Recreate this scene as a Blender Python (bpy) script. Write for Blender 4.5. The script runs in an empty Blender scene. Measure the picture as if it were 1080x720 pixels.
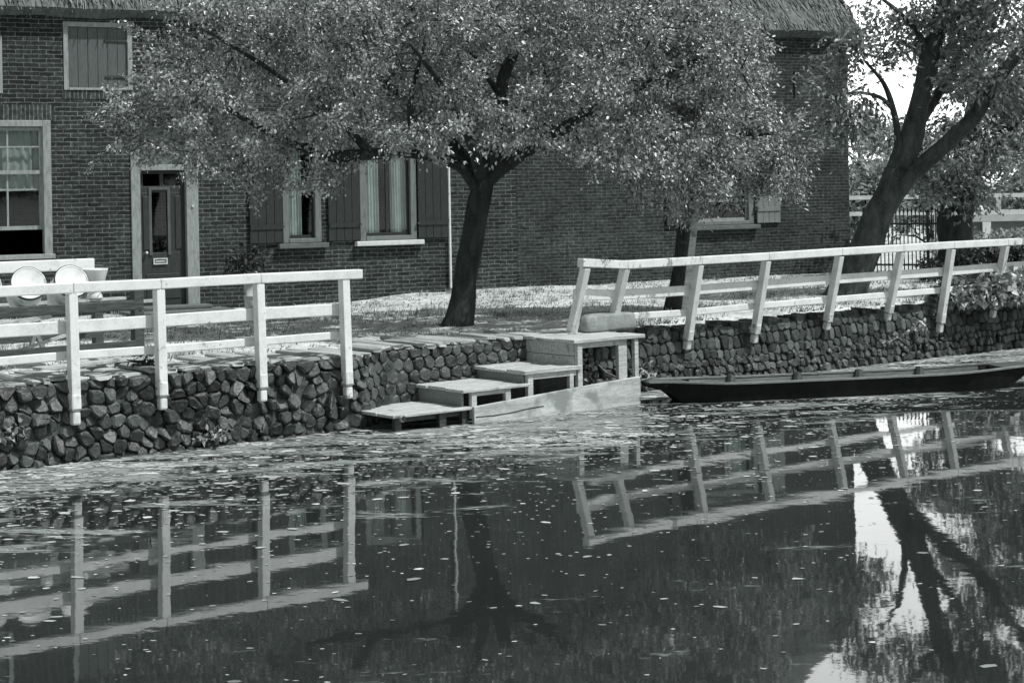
import bpy, math, random
import numpy as np
from mathutils import Vector, Matrix, noise

random.seed(7)
RNG = np.random.default_rng(11)
sc = bpy.context.scene
C = sc.collection
R = math.radians

# ------------------------------------------------------------------ frames
CAM_Z = 2.55
ROLL = 0.018
BA = np.array([-4.74, 16.49]); BANG = math.atan2(.6225, .783)      # quay frame: s along the quay, t inland
HO = np.array([-5.56, 28.5]);  HANG = math.atan2(.465, .885)       # house frame: u along the front, v inland
FR = {'world': (np.array([0., 0.]), 0.0), 'quay': (BA, BANG), 'house': (HO, HANG)}

def to_world(fr, x, y, z=0.0):
    o, a = FR[fr]; c, s = math.cos(a), math.sin(a)
    return Vector((o[0] + c*x - s*y, o[1] + s*x + c*y, z))

def to_quay(X, Y):
    c, s = math.cos(BANG), math.sin(BANG); dx, dy = X-BA[0], Y-BA[1]
    return dx*c + dy*s, -dx*s + dy*c

# ------------------------------------------------------------------ things
class T:
    def __init__(self, ob, base, fr): self.ob, self.base, self.fr = ob, np.array(base, float), fr

def thing(name, label, cat, fr='world', base=(0, 0, 0), group=None):
    o = bpy.data.objects.new(name, None); C.objects.link(o)
    o.location = to_world(fr, *base); o.rotation_euler = (0, 0, FR[fr][1])
    o.empty_display_size = .2
    o['label'] = label; o['category'] = cat
    if group: o['group'] = group
    return T(o, base, fr)

def mesh_obj(name, V, F, mats, parent=None, midx=None, smooth=False, bevel=0):
    me = bpy.data.meshes.new(name)
    me.from_pydata([tuple(v) for v in V], [], F)
    for m in (mats if isinstance(mats, (list, tuple)) else [mats]): me.materials.append(m)
    if midx is not None: me.polygons.foreach_set('material_index', midx)
    if smooth: me.polygons.foreach_set('use_smooth', [True]*len(me.polygons))
    me.update()
    o = bpy.data.objects.new(name, me); C.objects.link(o)
    if parent is not None: o.parent = parent
    if bevel:
        b = o.modifiers.new('bevel', 'BEVEL'); b.width = bevel; b.segments = 2; b.limit_method = 'ANGLE'
    return o

class MB:
    def __init__(self): self.V, self.F, self.M, self.cur = [], [], [], 0
    def add(self, V, F):
        n = len(self.V); self.V += [tuple(map(float, v)) for v in V]
        self.F += [tuple(i+n for i in f) for f in F]; self.M += [self.cur]*len(F)
    def box(self, x0, x1, y0, y1, z0, z1):
        V = [(x, y, z) for x in (x0, x1) for y in (y0, y1) for z in (z0, z1)]
        self.add(V, [(0, 1, 3, 2), (4, 6, 7, 5), (0, 4, 5, 1), (2, 3, 7, 6), (0, 2, 6, 4), (1, 5, 7, 3)])
        return self
    def beam(self, p, q, w, h, up=(0, 0, 1)):
        p, q = Vector(p), Vector(q); d = (q-p).normalized(); u = Vector(up)
        sd = d.cross(u).normalized(); u = sd.cross(d).normalized()
        V = [tuple(e + sd*a*w/2 + u*b*h/2) for e in (p, q) for a, b in ((-1, -1), (1, -1), (1, 1), (-1, 1))]
        self.add(V, [(3, 2, 1, 0), (4, 5, 6, 7), (0, 1, 5, 4), (1, 2, 6, 5), (2, 3, 7, 6), (3, 0, 4, 7)])
        return self
    def tube(self, pts, rad, n=8, cap=True, wob=0.0):
        pts = [Vector(p) for p in pts]; V = []; F = []
        ref = Vector((.31, .9, .2))
        for i, p in enumerate(pts):
            d = (pts[min(i+1, len(pts)-1)] - pts[max(i-1, 0)]).normalized()
            a = d.cross(ref)
            if a.length < 1e-3: a = d.cross(Vector((1, 0, 0)))
            a.normalize(); b = d.cross(a).normalized()
            for k in range(n):
                t = 2*math.pi*k/n; r = rad[i]
                if wob: r *= 1 + wob*noise.noise(Vector((p.x*3+math.cos(t)*2, p.y*3+math.sin(t)*2, p.z*2.2)))
                V.append(p + (a*math.cos(t) + b*math.sin(t))*r)
        for i in range(len(pts)-1):
            for k in range(n):
                F.append((i*n+k, i*n+(k+1) % n, (i+1)*n+(k+1) % n, (i+1)*n+k))
        if cap:
            F.append(tuple(reversed(range(n)))); F.append(tuple(range((len(pts)-1)*n, len(pts)*n)))
        self.add(V, F); return self
    def lathe(self, prof, n=24, o=(0, 0, 0), ax=None):
        # prof: (radius, height) pairs; ax: axis direction
        z = Vector(ax).normalized() if ax else Vector((0, 0, 1))
        x = z.orthogonal().normalized(); y = z.cross(x); o = Vector(o)
        V, F = [], []
        for r, h in prof:
            for k in range(n):
                t = 2*math.pi*k/n; V.append(o + z*h + (x*math.cos(t) + y*math.sin(t))*max(r, 1e-4))
        for i in range(len(prof)-1):
            for k in range(n): F.append((i*n+k, i*n+(k+1) % n, (i+1)*n+(k+1) % n, (i+1)*n+k))
        self.add(V, F); return self
    def build(self, name, mats, th=None, par=None, smooth=False, bevel=0):
        if th is not None:
            V = np.array(self.V) - th.base; parent = par or th.ob
        else: V, parent = np.array(self.V), None
        o = mesh_obj(name, V, self.F, mats, parent, self.M if isinstance(mats, (list, tuple)) else None, smooth, bevel)
        return o

# ------------------------------------------------------------------ materials (a black-and-white print, faintly cool)
def g(v):
    k = min(1, math.sqrt(max(v, 0)/.8)); return (v*(.80+.16*k), v, v*(.965+.02*k), 1)

def nodes(m):
    m.use_nodes = True; nt = m.node_tree; nt.nodes.clear()
    return nt, (lambda t, **k: _n(nt, t, k)), nt.links.new
def _n(nt, t, k):
    n = nt.nodes.new(t)
    for a, v in k.items():
        if a.startswith('i_'):
            key = a[2:]; n.inputs[int(key) if key.isdigit() else key.replace('_', ' ')].default_value = v
        else: setattr(n, a, v)
    return n

def mat(name, lo, hi, rough=.7, scale=6, stretch=(1, 1, 1), detail=6, bump=.0, bscale=None, bdist=.01, p0=.35, p1=.65, spec=.4, island=0.0, spot=None, fine=0.0, objrand=0.0):
    m = bpy.data.materials.new(name); nt, N, L = nodes(m)
    out = N('ShaderNodeOutputMaterial'); b = N('ShaderNodeBsdfPrincipled', i_Roughness=rough); b.inputs['Specular IOR Level'].default_value = spec
    tc = N('ShaderNodeTexCoord'); mp = N('ShaderNodeMapping', i_Scale=stretch); L(tc.outputs['Object'], mp.inputs[0])
    nz = N('ShaderNodeTexNoise', i_Scale=scale, i_Detail=detail, i_Roughness=.62); L(mp.outputs[0], nz.inputs['Vector'])
    fac = nz.outputs['Fac']
    if island:
        ge = N('ShaderNodeNewGeometry'); mi = N('ShaderNodeMix', i_0=island); L(fac, mi.inputs[2]); L(ge.outputs['Random Per Island'], mi.inputs[3]); fac = mi.outputs[0]
    if objrand:
        oi = N('ShaderNodeObjectInfo'); mi = N('ShaderNodeMix', i_0=objrand); L(fac, mi.inputs[2]); L(oi.outputs['Random'], mi.inputs[3]); fac = mi.outputs[0]
    if fine:
        n2 = N('ShaderNodeTexNoise', i_Scale=scale*9, i_Detail=4); L(mp.outputs[0], n2.inputs['Vector'])
        mi = N('ShaderNodeMix', i_0=fine); L(fac, mi.inputs[2]); L(n2.outputs['Fac'], mi.inputs[3]); fac = mi.outputs[0]
    cr = N('ShaderNodeValToRGB'); cr.color_ramp.elements[0].position = p0; cr.color_ramp.elements[1].position = p1
    cr.color_ramp.elements[0].color = g(lo); cr.color_ramp.elements[1].color = g(hi); L(fac, cr.inputs[0])
    col = cr.outputs[0]
    if spot:   # (scale, threshold, value)
        ns = N('ShaderNodeTexNoise', i_Scale=spot[0], i_Detail=5); L(tc.outputs['Object'], ns.inputs['Vector'])
        r2 = N('ShaderNodeValToRGB'); r2.color_ramp.elements[0].position = spot[1]; r2.color_ramp.elements[1].position = spot[1]+.08
        L(ns.outputs['Fac'], r2.inputs[0])
        mx = N('ShaderNodeMix', data_type='RGBA'); L(r2.outputs[0], mx.inputs[0]); L(col, mx.inputs[6]); mx.inputs[7].default_value = g(spot[2]); col = mx.outputs[2]
    L(col, b.inputs['Base Color'])
    if bump:
        nb = N('ShaderNodeTexNoise', i_Scale=bscale or scale*2, i_Detail=8); L(mp.outputs[0], nb.inputs['Vector'])
        bp = N('ShaderNodeBump', i_Strength=bump, i_Distance=bdist); L(nb.outputs['Fac'], bp.inputs['Height']); L(bp.outputs[0], b.inputs['Normal'])
    L(b.outputs[0], out.inputs[0]); return m

def brick_mat(name, w, h, mo, c1, c2, cm, stain=.5, offs=0.0):
    m = bpy.data.materials.new(name); nt, N, L = nodes(m)
    out = N('ShaderNodeOutputMaterial'); b = N('ShaderNodeBsdfPrincipled', i_Roughness=.85); b.inputs['Specular IOR Level'].default_value = .25
    tc = N('ShaderNodeTexCoord'); sp = N('ShaderNodeSeparateXYZ'); L(tc.outputs['Object'], sp.inputs[0])
    ad = N('ShaderNodeMath', operation='ADD'); L(sp.outputs[0], ad.inputs[0]); L(sp.outputs[1], ad.inputs[1])
    cb = N('ShaderNodeCombineXYZ'); L(ad.outputs[0], cb.inputs[0]); L(sp.outputs[2], cb.inputs[1])
    # courses are never quite straight
    nw = N('ShaderNodeTexNoise', i_Scale=2.2, i_Detail=3); L(tc.outputs['Object'], nw.inputs['Vector'])
    sc_ = N('ShaderNodeVectorMath', operation='SCALE', i_Scale=.03); L(nw.outputs['Color'], sc_.inputs[0])
    va0 = N('ShaderNodeVectorMath', operation='ADD'); L(cb.outputs[0], va0.inputs[0]); L(sc_.outputs[0], va0.inputs[1])
    nw2 = N('ShaderNodeTexNoise', i_Scale=13, i_Detail=2); L(tc.outputs['Object'], nw2.inputs['Vector'])
    sc2 = N('ShaderNodeVectorMath', operation='SCALE', i_Scale=.022); L(nw2.outputs['Color'], sc2.inputs[0])
    va = N('ShaderNodeVectorMath', operation='ADD'); L(va0.outputs[0], va.inputs[0]); L(sc2.outputs[0], va.inputs[1])
    bt = N('ShaderNodeTexBrick', offset=.5, squash=1.0); L(va.outputs[0], bt.inputs['Vector'])
    bt.inputs['Scale'].default_value = 1; bt.inputs['Brick Width'].default_value = w; bt.inputs['Row Height'].default_value = h
    bt.inputs['Mortar Size'].default_value = mo; bt.inputs['Mortar Smooth'].default_value = .25; bt.inputs['Bias'].default_value = -.1
    bt.inputs['Color1'].default_value = g(c1); bt.inputs['Color2'].default_value = g(c2); bt.inputs['Mortar'].default_value = g(cm)
    # blotchy weathering, and mortar that comes and goes
    n1 = N('ShaderNodeTexNoise', i_Scale=1.1, i_Detail=7, i_Roughness=.7); L(tc.outputs['Object'], n1.inputs['Vector'])
    n2 = N('ShaderNodeTexNoise', i_Scale=15, i_Detail=5); L(tc.outputs['Object'], n2.inputs['Vector'])
    m1 = N('ShaderNodeMapRange', i_1=.3, i_2=.7, i_3=1-stain, i_4=1+stain*.7); L(n1.outputs['Fac'], m1.inputs[0])
    m2 = N('ShaderNodeMapRange', i_1=.3, i_2=.7, i_3=.45, i_4=1.55); L(n2.outputs['Fac'], m2.inputs[0])
    mu = N('ShaderNodeMath', operation='MULTIPLY'); L(m1.outputs[0], mu.inputs[0]); L(m2.outputs[0], mu.inputs[1])
    vm = N('ShaderNodeVectorMath', operation='SCALE'); L(bt.outputs['Color'], vm.inputs[0]); L(mu.outputs[0], vm.inputs['Scale'])
    L(vm.outputs[0], b.inputs['Base Color'])
    inv = N('ShaderNodeMath', operation='SUBTRACT', i_0=1.0); L(bt.outputs['Fac'], inv.inputs[1])
    h2 = N('ShaderNodeMath', operation='MULTIPLY_ADD', i_1=.25); L(n2.outputs['Fac'], h2.inputs[0]); L(inv.outputs[0], h2.inputs[2])
    bp = N('ShaderNodeBump', i_Strength=.7, i_Distance=.008); L(h2.outputs[0], bp.inputs['Height']); L(bp.outputs[0], b.inputs['Normal'])
    L(b.outputs[0], out.inputs[0]); return m

def leaf_mat(name, lo, hi, trans=.25, rough=.38, spec=.5):
    m = bpy.data.materials.new(name); nt, N, L = nodes(m)
    out = N('ShaderNodeOutputMaterial'); b = N('ShaderNodeBsdfPrincipled', i_Roughness=rough); b.inputs['Specular IOR Level'].default_value = spec
    ge = N('ShaderNodeNewGeometry'); cr = N('ShaderNodeValToRGB'); cr.color_ramp.elements[0].color = g(lo); cr.color_ramp.elements[1].color = g(hi)
    L(ge.outputs['Random Per Island'], cr.inputs[0]); L(cr.outputs[0], b.inputs['Base Color'])
    t = N('ShaderNodeBsdfTranslucent'); L(cr.outputs[0], t.inputs[0])
    mx = N('ShaderNodeMixShader', i_0=trans); L(b.outputs[0], mx.inputs[1]); L(t.outputs[0], mx.inputs[2]); L(mx.outputs[0], out.inputs[0]); return m

def glass_mat(name):
    m = bpy.data.materials.new(name); nt, N, L = nodes(m)
    out = N('ShaderNodeOutputMaterial'); tr = N('ShaderNodeBsdfTransparent', i_Color=g(.82)); gl = N('ShaderNodeBsdfGlossy', i_Roughness=.03)
    lw = N('ShaderNodeLayerWeight', i_Blend=.5); pw = N('ShaderNodeMath', operation='POWER', i_1=4.0); L(lw.outputs['Facing'], pw.inputs[0]); fr = N('ShaderNodeMath', operation='MULTIPLY_ADD', i_1=.7, i_2=.05); L(pw.outputs[0], fr.inputs[0]); mx = N('ShaderNodeMixShader'); L(fr.outputs[0], mx.inputs[0]); L(tr.outputs[0], mx.inputs[1]); L(gl.outputs[0], mx.inputs[2]); L(mx.outputs[0], out.inputs[0]); return m

def water_mat():
    m = bpy.data.materials.new('canal_water'); nt, N, L = nodes(m)
    out = N('ShaderNodeOutputMaterial'); b = N('ShaderNodeBsdfPrincipled', i_Roughness=.025, i_IOR=1.5)
    tc = N('ShaderNodeTexCoord')
    n0 = N('ShaderNodeTexNoise', i_Scale=.5, i_Detail=6); L(tc.outputs['Object'], n0.inputs['Vector'])
    cr = N('ShaderNodeValToRGB'); cr.color_ramp.elements[0].color = g(.015); cr.color_ramp.elements[1].color = g(.031); L(n0.outputs['Fac'], cr.inputs[0]); L(cr.outputs[0], b.inputs['Base Color'])
    n1 = N('ShaderNodeTexNoise', i_Scale=1.3, i_Detail=2); L(tc.outputs['Object'], n1.inputs['Vector'])
    n2 = N('ShaderNodeTexNoise', i_Scale=9, i_Detail=2); L(tc.outputs['Object'], n2.inputs['Vector'])
    ma = N('ShaderNodeMath', operation='MULTIPLY_ADD', i_1=.12); L(n2.outputs['Fac'], ma.inputs[0]); L(n1.outputs['Fac'], ma.inputs[2])
    bp = N('ShaderNodeBump', i_Strength=.25, i_Distance=.008); L(ma.outputs[0], bp.inputs['Height']); L(bp.outputs[0], b.inputs['Normal'])
    # scum film gathered along the quay and drawn out into streaks by the breeze
    dn = N('ShaderNodeVectorMath', operation='DOT_PRODUCT', i_1=(-.6225, .783, 0)); L(tc.outputs['Object'], dn.inputs[0])
    t0 = float(BA[0]*-.6225 + BA[1]*.783)
    band = N('ShaderNodeMapRange', i_1=t0-5.2, i_2=t0-.3, i_3=0, i_4=1); L(dn.outputs['Value'], band.inputs[0])
    mp = N('ShaderNodeMapping', i_Scale=(.45, 1.5, 1)); L(tc.outputs['Object'], mp.inputs[0])
    na = N('ShaderNodeTexNoise', i_Scale=1.5, i_Detail=6, i_Roughness=.62, i_Distortion=.6); L(mp.outputs[0], na.inputs['Vector'])
    nb = N('ShaderNodeTexNoise', i_Scale=16, i_Detail=4); L(mp.outputs[0], nb.inputs['Vector'])
    s1 = N('ShaderNodeMath', operation='MULTIPLY_ADD', i_1=.235); L(band.outputs[0], s1.inputs[0]); L(na.outputs['Fac'], s1.inputs[2])
    s2 = N('ShaderNodeMath', operation='MULTIPLY_ADD', i_1=.42); L(nb.outputs['Fac'], s2.inputs[0]); L(s1.outputs[0], s2.inputs[2])
    cv = N('ShaderNodeMapRange', i_1=.875, i_2=.98, i_3=0, i_4=.85); L(s2.outputs[0], cv.inputs[0])
    fb = N('ShaderNodeBsdfDiffuse', i_Color=g(.28)); mx = N('ShaderNodeMixShader'); L(cv.outputs[0], mx.inputs[0]); L(b.outputs[0], mx.inputs[1]); L(fb.outputs[0], mx.inputs[2])
    L(mx.outputs[0], out.inputs[0]); return m

M = dict(
    white=mat('white_paint', .56, .78, .55, 5, (1, 1, 1), bump=.25, bscale=30, bdist=.004, p0=.3, p1=.55, fine=.35, spot=(11, .66, .36)),
    white_worn=mat('worn_white_paint', .34, .74, .65, 7, (3, 3, 1), bump=.3, bscale=30, bdist=.004, p0=.3, p1=.55, fine=.3, spot=(10, .62, .2)),
    iron=mat('dark_iron', .03, .07, .6, 20),
    wood_pale=mat('weathered_pale_wood', .2, .62, .8, 4, (1, 9, 9), bump=.7, bscale=9, bdist=.008, fine=.45, p0=.32, p1=.62, spot=(5, .62, .2)),
    wood_plank=mat('bleached_plank', .3, .62, .8, 3.2, (.9, 5, 4.5), bump=.5, bscale=9, bdist=.006, fine=.4, spot=(2.6, .56, .26)),
    wood_grey=mat('grey_wood', .14, .3, .8, 5, (1.5, 9, 9), bump=.5, bscale=9, bdist=.006, fine=.35),
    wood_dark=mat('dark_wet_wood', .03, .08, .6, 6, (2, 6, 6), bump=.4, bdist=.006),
    tar=mat('tarred_hull', .006, .014, .6, 9, bump=.25, bdist=.004, spec=.18),
    stone=mat('basalt_stone', .014, .17, .5, 6, bump=.9, bscale=16, bdist=.022, island=.4, p0=.32, p1=.95, spec=.5, fine=.3),
    stone_dk=mat('dark_stone', .025, .14, .85, 6, bump=.8, bscale=20, bdist=.018, island=.5, p0=.3, p1=.8),
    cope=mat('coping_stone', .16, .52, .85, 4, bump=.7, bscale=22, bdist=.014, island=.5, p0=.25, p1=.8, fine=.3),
    mortar=mat('wall_core', .03, .09, .95, 8),
    block=mat('pale_stone_block', .2, .36, .9, 6, bump=.5, bscale=30, bdist=.01, fine=.3),
    thatch=mat('thatch', .06, .2, .95, 14, (1, .25, .25), bump=.8, bscale=30, bdist=.02, fine=.4),
    straw=mat('thatch_straw', .05, .25, .9, 3, island=.75, p0=.15, p1=.85),
    brick=brick_mat('old_brick', .235, .068, .0062, .02, .052, .16, .5),
    brick2=brick_mat('small_brick', .2, .0605, .0055, .024, .052, .115, .5),
    solid=brick_mat('soldier_brick', .066, .5, .008, .035, .075, .18, .3),
    frame_dk=mat('dull_frame_paint', .12, .2, .6, 7, (4, 4, 1), bump=.2, bdist=.003, p0=.3, p1=.6, fine=.2),
    frame=mat('grey_white_frame_paint', .2, .34, .6, 7, (4, 4, 1), bump=.2, bdist=.003, p0=.3, p1=.6),
    shutter=mat('dark_shutter_paint', .022, .04, .5, 7, (6, 6, 1), bump=.3, bdist=.004),
    shutter_pale=mat('grey_shutter_paint', .16, .24, .6, 7, (6, 6, 1), bump=.3, bdist=.004),
    wood_rack=mat('dark_weathered_wood', .03, .11, .8, 5, (1.5, 9, 9), bump=.5, bscale=9, bdist=.006, fine=.35),
    hatch=mat('faded_hatch_boards', .075, .13, .7, 6, (8, 8, 1), bump=.4, bdist=.005, fine=.3),
    door=mat('dark_door_paint', .035, .055, .4, 7, (5, 5, 1), bump=.15, bdist=.003),
    curtain=mat('curtain_cloth', .6, .78, .95, 6, fine=.2),
    glass=glass_mat('window_glass'),
    sill=mat('sill_stone', .5, .72, .7, 8, fine=.3),
    sill_dk=mat('grey_sill_stone', .09, .16, .8, 8, fine=.3),
    brass=mat('pale_metal', .5, .7, .3, 8, spec=.8),
    churn=mat('milk_churn_tin', .56, .76, .38, 6, spec=.6, spot=(9, .64, .4)),
    enamel=mat('white_enamel', .66, .8, .3, 6, spec=.6),
    pot=mat('pale_clay', .4, .58, .8, 8, fine=.3, spot=(12, .62, .12)),
    bark=mat('tree_bark', .014, .065, .95, 9, (1, 1, .3), bump=1.0, bscale=11, bdist=.03, fine=.35),
    bark2=mat('rough_bark', .02, .12, .95, 8, (1, 1, .35), bump=1.0, bscale=10, bdist=.04, fine=.35),
    leafA=leaf_mat('apple_leaf', .045, .62, .13, .34, .8),
    leafB=leaf_mat('pale_leaf', .05, .60, .13, .36, .8),
    leafC=leaf_mat('broad_leaf', .08, .5, .3, .42, .5),
    leafD=leaf_mat('dark_hedge_leaf', .015, .06, .15, .5, .3),
    leafE=leaf_mat('far_leaf', .14, .45, .4, .5, .4),
    ivy=leaf_mat('bush_leaf', .05, .62, .2, .36, .6),
    ground=mat('yard_earth', .3, .66, .95, .9, bump=.8, bscale=14, bdist=.03, fine=.6, p0=.38, p1=.6, spot=(9, .62, .1)),
    grass=leaf_mat('dry_grass_blade', .1, .6, .2, .6, .3),
    weed=leaf_mat('floating_weed', .14, .7, .08, .6, .3),
    wallfar=mat('rendered_wall', .1, .15, .9, 2, fine=.3),
    concrete=mat('kerb_concrete', .35, .5, .9, 3, fine=.3),
    water=water_mat(),
)

# ------------------------------------------------------------------ foliage helpers
def leaf_mesh(name, m, th, P, size, up=.45, aspect=.5, axis=None, fold=.18, droop=.25, par=None, var=.35, rng=RNG):
    n = len(P); P = np.asarray(P, float)
    N = rng.normal(size=(n, 3)); N[:, 2] = N[:, 2]*.8 + up*1.6; N /= np.linalg.norm(N, axis=1)[:, None]
    D = rng.normal(size=(n, 3)); D[:, 2] -= droop*2
    if axis is not None: D = D*.6 + axis*1.2
    D -= N*(D*N).sum(1)[:, None]; D /= np.linalg.norm(D, axis=1)[:, None] + 1e-9
    B = np.cross(N, D)
    Ls = size*(1 + var*rng.uniform(-1, 1, (n, 1))); W = Ls*aspect
    V = np.stack([P, P + D*Ls*.45 + B*W*.5 + N*W*fold, P + D*Ls - N*Ls*.08, P + D*Ls*.45 - B*W*.5 + N*W*fold], 1)
    V = V.reshape(-1, 3)
    if th is not None: V = V - th.base
    me = bpy.data.meshes.new(name); me.vertices.add(4*n); me.vertices.foreach_set('co', V.ravel())
    idx = (np.arange(n)[:, None]*4 + np.array([0, 1, 2, 0, 2, 3])).ravel()
    me.loops.add(6*n); me.loops.foreach_set('vertex_index', idx)
    me.polygons.add(2*n); me.polygons.foreach_set('loop_start', np.arange(2*n)*3); me.polygons.foreach_set('loop_total', np.full(2*n, 3))
    me.materials.append(m); me.update(); me.validate()
    o = bpy.data.objects.new(name, me); C.objects.link(o)
    if th is not None: o.parent = par or th.ob
    return o

def resample(pts, rad, step=.16):
    out, rr = [], []
    for i in range(len(pts)-1):
        a, b = np.array(pts[i], float), np.array(pts[i+1], float); k = max(1, int(np.linalg.norm(b-a)/step))
        for j in range(k):
            f = j/k; out.append(a*(1-f)+b*f); rr.append(rad[i]*(1-f)+rad[i+1]*f)
    out.append(np.array(pts[-1], float)); rr.append(rad[-1]); return np.array(out), rr

def smooth_line(pts, k=4):
    # Catmull-Rom through (x, y, z, r) points
    P = np.array(pts, float); P = np.vstack([2*P[0]-P[1], P, 2*P[-1]-P[-2]]); o = []
    for i in range(1, len(P)-2):
        for j in range(k):
            t = j/k
            o.append(.5*((2*P[i]) + (P[i+1]-P[i-1])*t + (2*P[i-1]-5*P[i]+4*P[i+1]-P[i+2])*t*t + (3*P[i]-P[i-1]-3*P[i+1]+P[i+2])*t**3))
    o.append(P[-2]); return np.array(o)

def make_tree(th, limbs, attract, leaves_per, leaf_size, bark, leaf, spread=.28, seed=1, wob=.25, twig=.006, aspect=.5, up=.45, sides=12, thin=None):
    rng = np.random.default_rng(seed); mb = MB()
    nodes_ = []
    for i, l in enumerate(limbs):
        q = smooth_line(l)
        pts = [tuple(a[:3]) for a in q]; rad = [max(a[3], .012) for a in q]
        mb.tube(pts, rad, sides if i == 0 else 8, wob=wob)
        rp, _ = resample(pts, rad, .12)
        nodes_ += [p for p, z in zip(rp, rp[:, 2]) if i > 0 or z > rp[0][2] + .75*(rp[-1][2]-rp[0][2])]
    NP = np.array(nodes_); A = np.array(attract); nA = len(A)
    if thin is not None: A = np.vstack([A, thin])
    order = np.argsort([np.min(np.linalg.norm(NP-a, axis=1)) for a in A])
    LP, LD = [], []
    for k in order:
        a = A[k]; d = np.linalg.norm(NP-a, axis=1); j = int(np.argmin(d)); p = NP[j]; ln = d[j]
        nseg = max(2, int(ln/.13)); mid = (p+a)/2 + rng.normal(size=3)*ln*.12 + np.array([0, 0, ln*.12])
        tt = np.linspace(0, 1, nseg+1)[:, None]
        ch = (1-tt)**2*p + 2*tt*(1-tt)*mid + tt**2*a
        r0 = twig*(1 + 1.6*ln)
        mb.tube([tuple(c) for c in ch], list(np.linspace(r0, twig*.6, nseg+1)), 4, cap=False)
        NP = np.vstack([NP, ch[1:]])
        dr = (a-p)/(ln+1e-6); n = int((leaves_per if k < nA else leaves_per*.28)*rng.uniform(.6, 1.4))
        # sprays: leaves crowd along the shoot's outer end
        f = rng.beta(2.2, 1.1, n)[:, None]; base = p + (a-p)*(1-min(1, .55/ln)*(1-f)) if ln > .2 else np.repeat(a[None], n, 0)
        off = rng.normal(size=(n, 3))*spread*(1 if k < nA else .6)*np.array([1, 1, .7])*rng.uniform(.35, 1.0, (n, 1))
        LP.append(base + dr*rng.uniform(-.05, .3, (n, 1)) + off); LD.append(np.repeat((dr + np.array([0, 0, -.2]))[None], n, 0) + off*1.2)
    mb.build('trunk', bark, th, smooth=True)
    LP, LD = np.vstack(LP), np.vstack(LD)
    leaf_mesh('crown', leaf, th, LP, leaf_size, up=up, aspect=aspect, axis=LD, rng=rng)

def shell_points(n, f, box, rng, mind=.0):
    out = []; tries = 0
    lo, hi = np.array(box[0]), np.array(box[1])
    while len(out) < n and tries < n*400:
        p = lo + (hi-lo)*rng.random(3); tries += 1
        if f(p) and (not mind or not out or np.min(np.linalg.norm(np.array(out)-p, axis=1)) > mind): out.append(p)
    return np.array(out)

def ellipsoids(n, els, rng, surf=.45):
    out = []
    w = np.array([e[1][0]*e[1][1]*e[1][2] for e in els]); w = w**.7/np.sum(w**.7)
    for e, k in zip(els, (w*n).astype(int)):
        v = rng.normal(size=(k, 3)); v /= np.linalg.norm(v, axis=1)[:, None]
        out.append(np.array(e[0]) + v*(rng.uniform(surf**3, 1, (k, 1))**(1/3))*np.array(e[1]))
    return np.vstack(out)

def bush(name, label, cat, fr, base, els, n, size, m, stems=5, group=None, surf=.5, up=.4, aspect=.55, seed=3, clump=.0):
    th = thing(name, label, cat, fr, base, group); rng = np.random.default_rng(seed)
    P = ellipsoids(n, els, rng, surf)
    if clump:
        cc = P[rng.integers(0, len(P), max(8, n//60))]; idx = rng.integers(0, len(cc), len(P))
        P = P*(1-.6) + cc[idx]*.6 + rng.normal(size=P.shape)*clump
    P[:, 2] = np.maximum(P[:, 2], base[2] + .02)
    leaf_mesh('foliage', m, th, P, size, up=up, aspect=aspect, rng=rng)
    mb = MB(); b = np.array(base, float)
    for k in range(stems):
        e = els[k % len(els)]; tip = np.array(e[0]) + rng.normal(size=3)*np.array(e[1])*.35
        a = b + np.array([rng.normal()*.08, rng.normal()*.08, -.03]); mid = (a*.55+tip*.45) + np.array([0, 0, .12*np.linalg.norm(tip-a)])
        r = .02 + .012*np.linalg.norm(tip-a)
        mb.tube([tuple(a), tuple(mid), tuple(tip)], [r, r*.7, r*.25], 6)
    mb.build('stem', M['bark'], th, smooth=True)
    return th

# ------------------------------------------------------------------ setting: ground, water, sky
def sstep(x, a, b):
    t = min(1, max(0, (x-a)/(b-a))); return t*t*(3-2*t)
def face_t(s, z): return .10 + .32*sstep(s, 3.95, 4.7) - .04*sstep(s, 7.0, 8.0) + .10*(z-.4)
def gz(s, t):
    z = .765 + .03*sstep(s, 6, 9)*(1-sstep(t, 2, 5))
    dip = sstep(t, 4.5, 8.5)*(1-sstep(s, 9.6, 11.4))*sstep(s, 1, 6)
    z -= .12*dip
    z -= .035*(1-sstep(t, 1.0, 1.9))*(1-sstep(s, 8, 9))
    n = noise.noise(Vector((s*.9, t*.9, 0)))*.035 + noise.noise(Vector((s*3, t*3, 3)))*.012
    return z + n*sstep(t, .5, 1.2)

def ground():
    sv = sorted(set([-300, -120, -60, -30, -18, -12] + [round(-8+.3*i, 2) for i in range(120)] + [30, 36, 45, 60, 100, 200, 400]))
    tv = sorted(set([-1.0, .0] + [round(.62+.3*i, 2) for i in range(50)] + [16, 18, 21, 25, 30, 38, 50, 70, 110, 200, 420]))
    V, F = [], []
    for t in tv:
        for s in sv:
            if t < .5:
                p = to_world('quay', s, face_t(s, .4)+.16 + (.05 if t == 0 else 0), -.5 if t < 0 else .70)
            else: p = to_world('quay', s, t, gz(s, t))
            V.append(p)
    n = len(sv)
    for j in range(len(tv)-1):
        for i in range(n-1): F.append((j*n+i, j*n+i+1, (j+1)*n+i+1, (j+1)*n+i))
    o = mesh_obj('ground', V, F, M['ground'], smooth=True); o['kind'] = 'structure'
ground()
wv = [(-500, -300, 0), (600, -300, 0), (600, 500, 0), (-500, 500, 0)]
w = mesh_obj('water', wv, [(0, 1, 2, 3)], M['water']); w['kind'] = 'structure'

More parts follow.
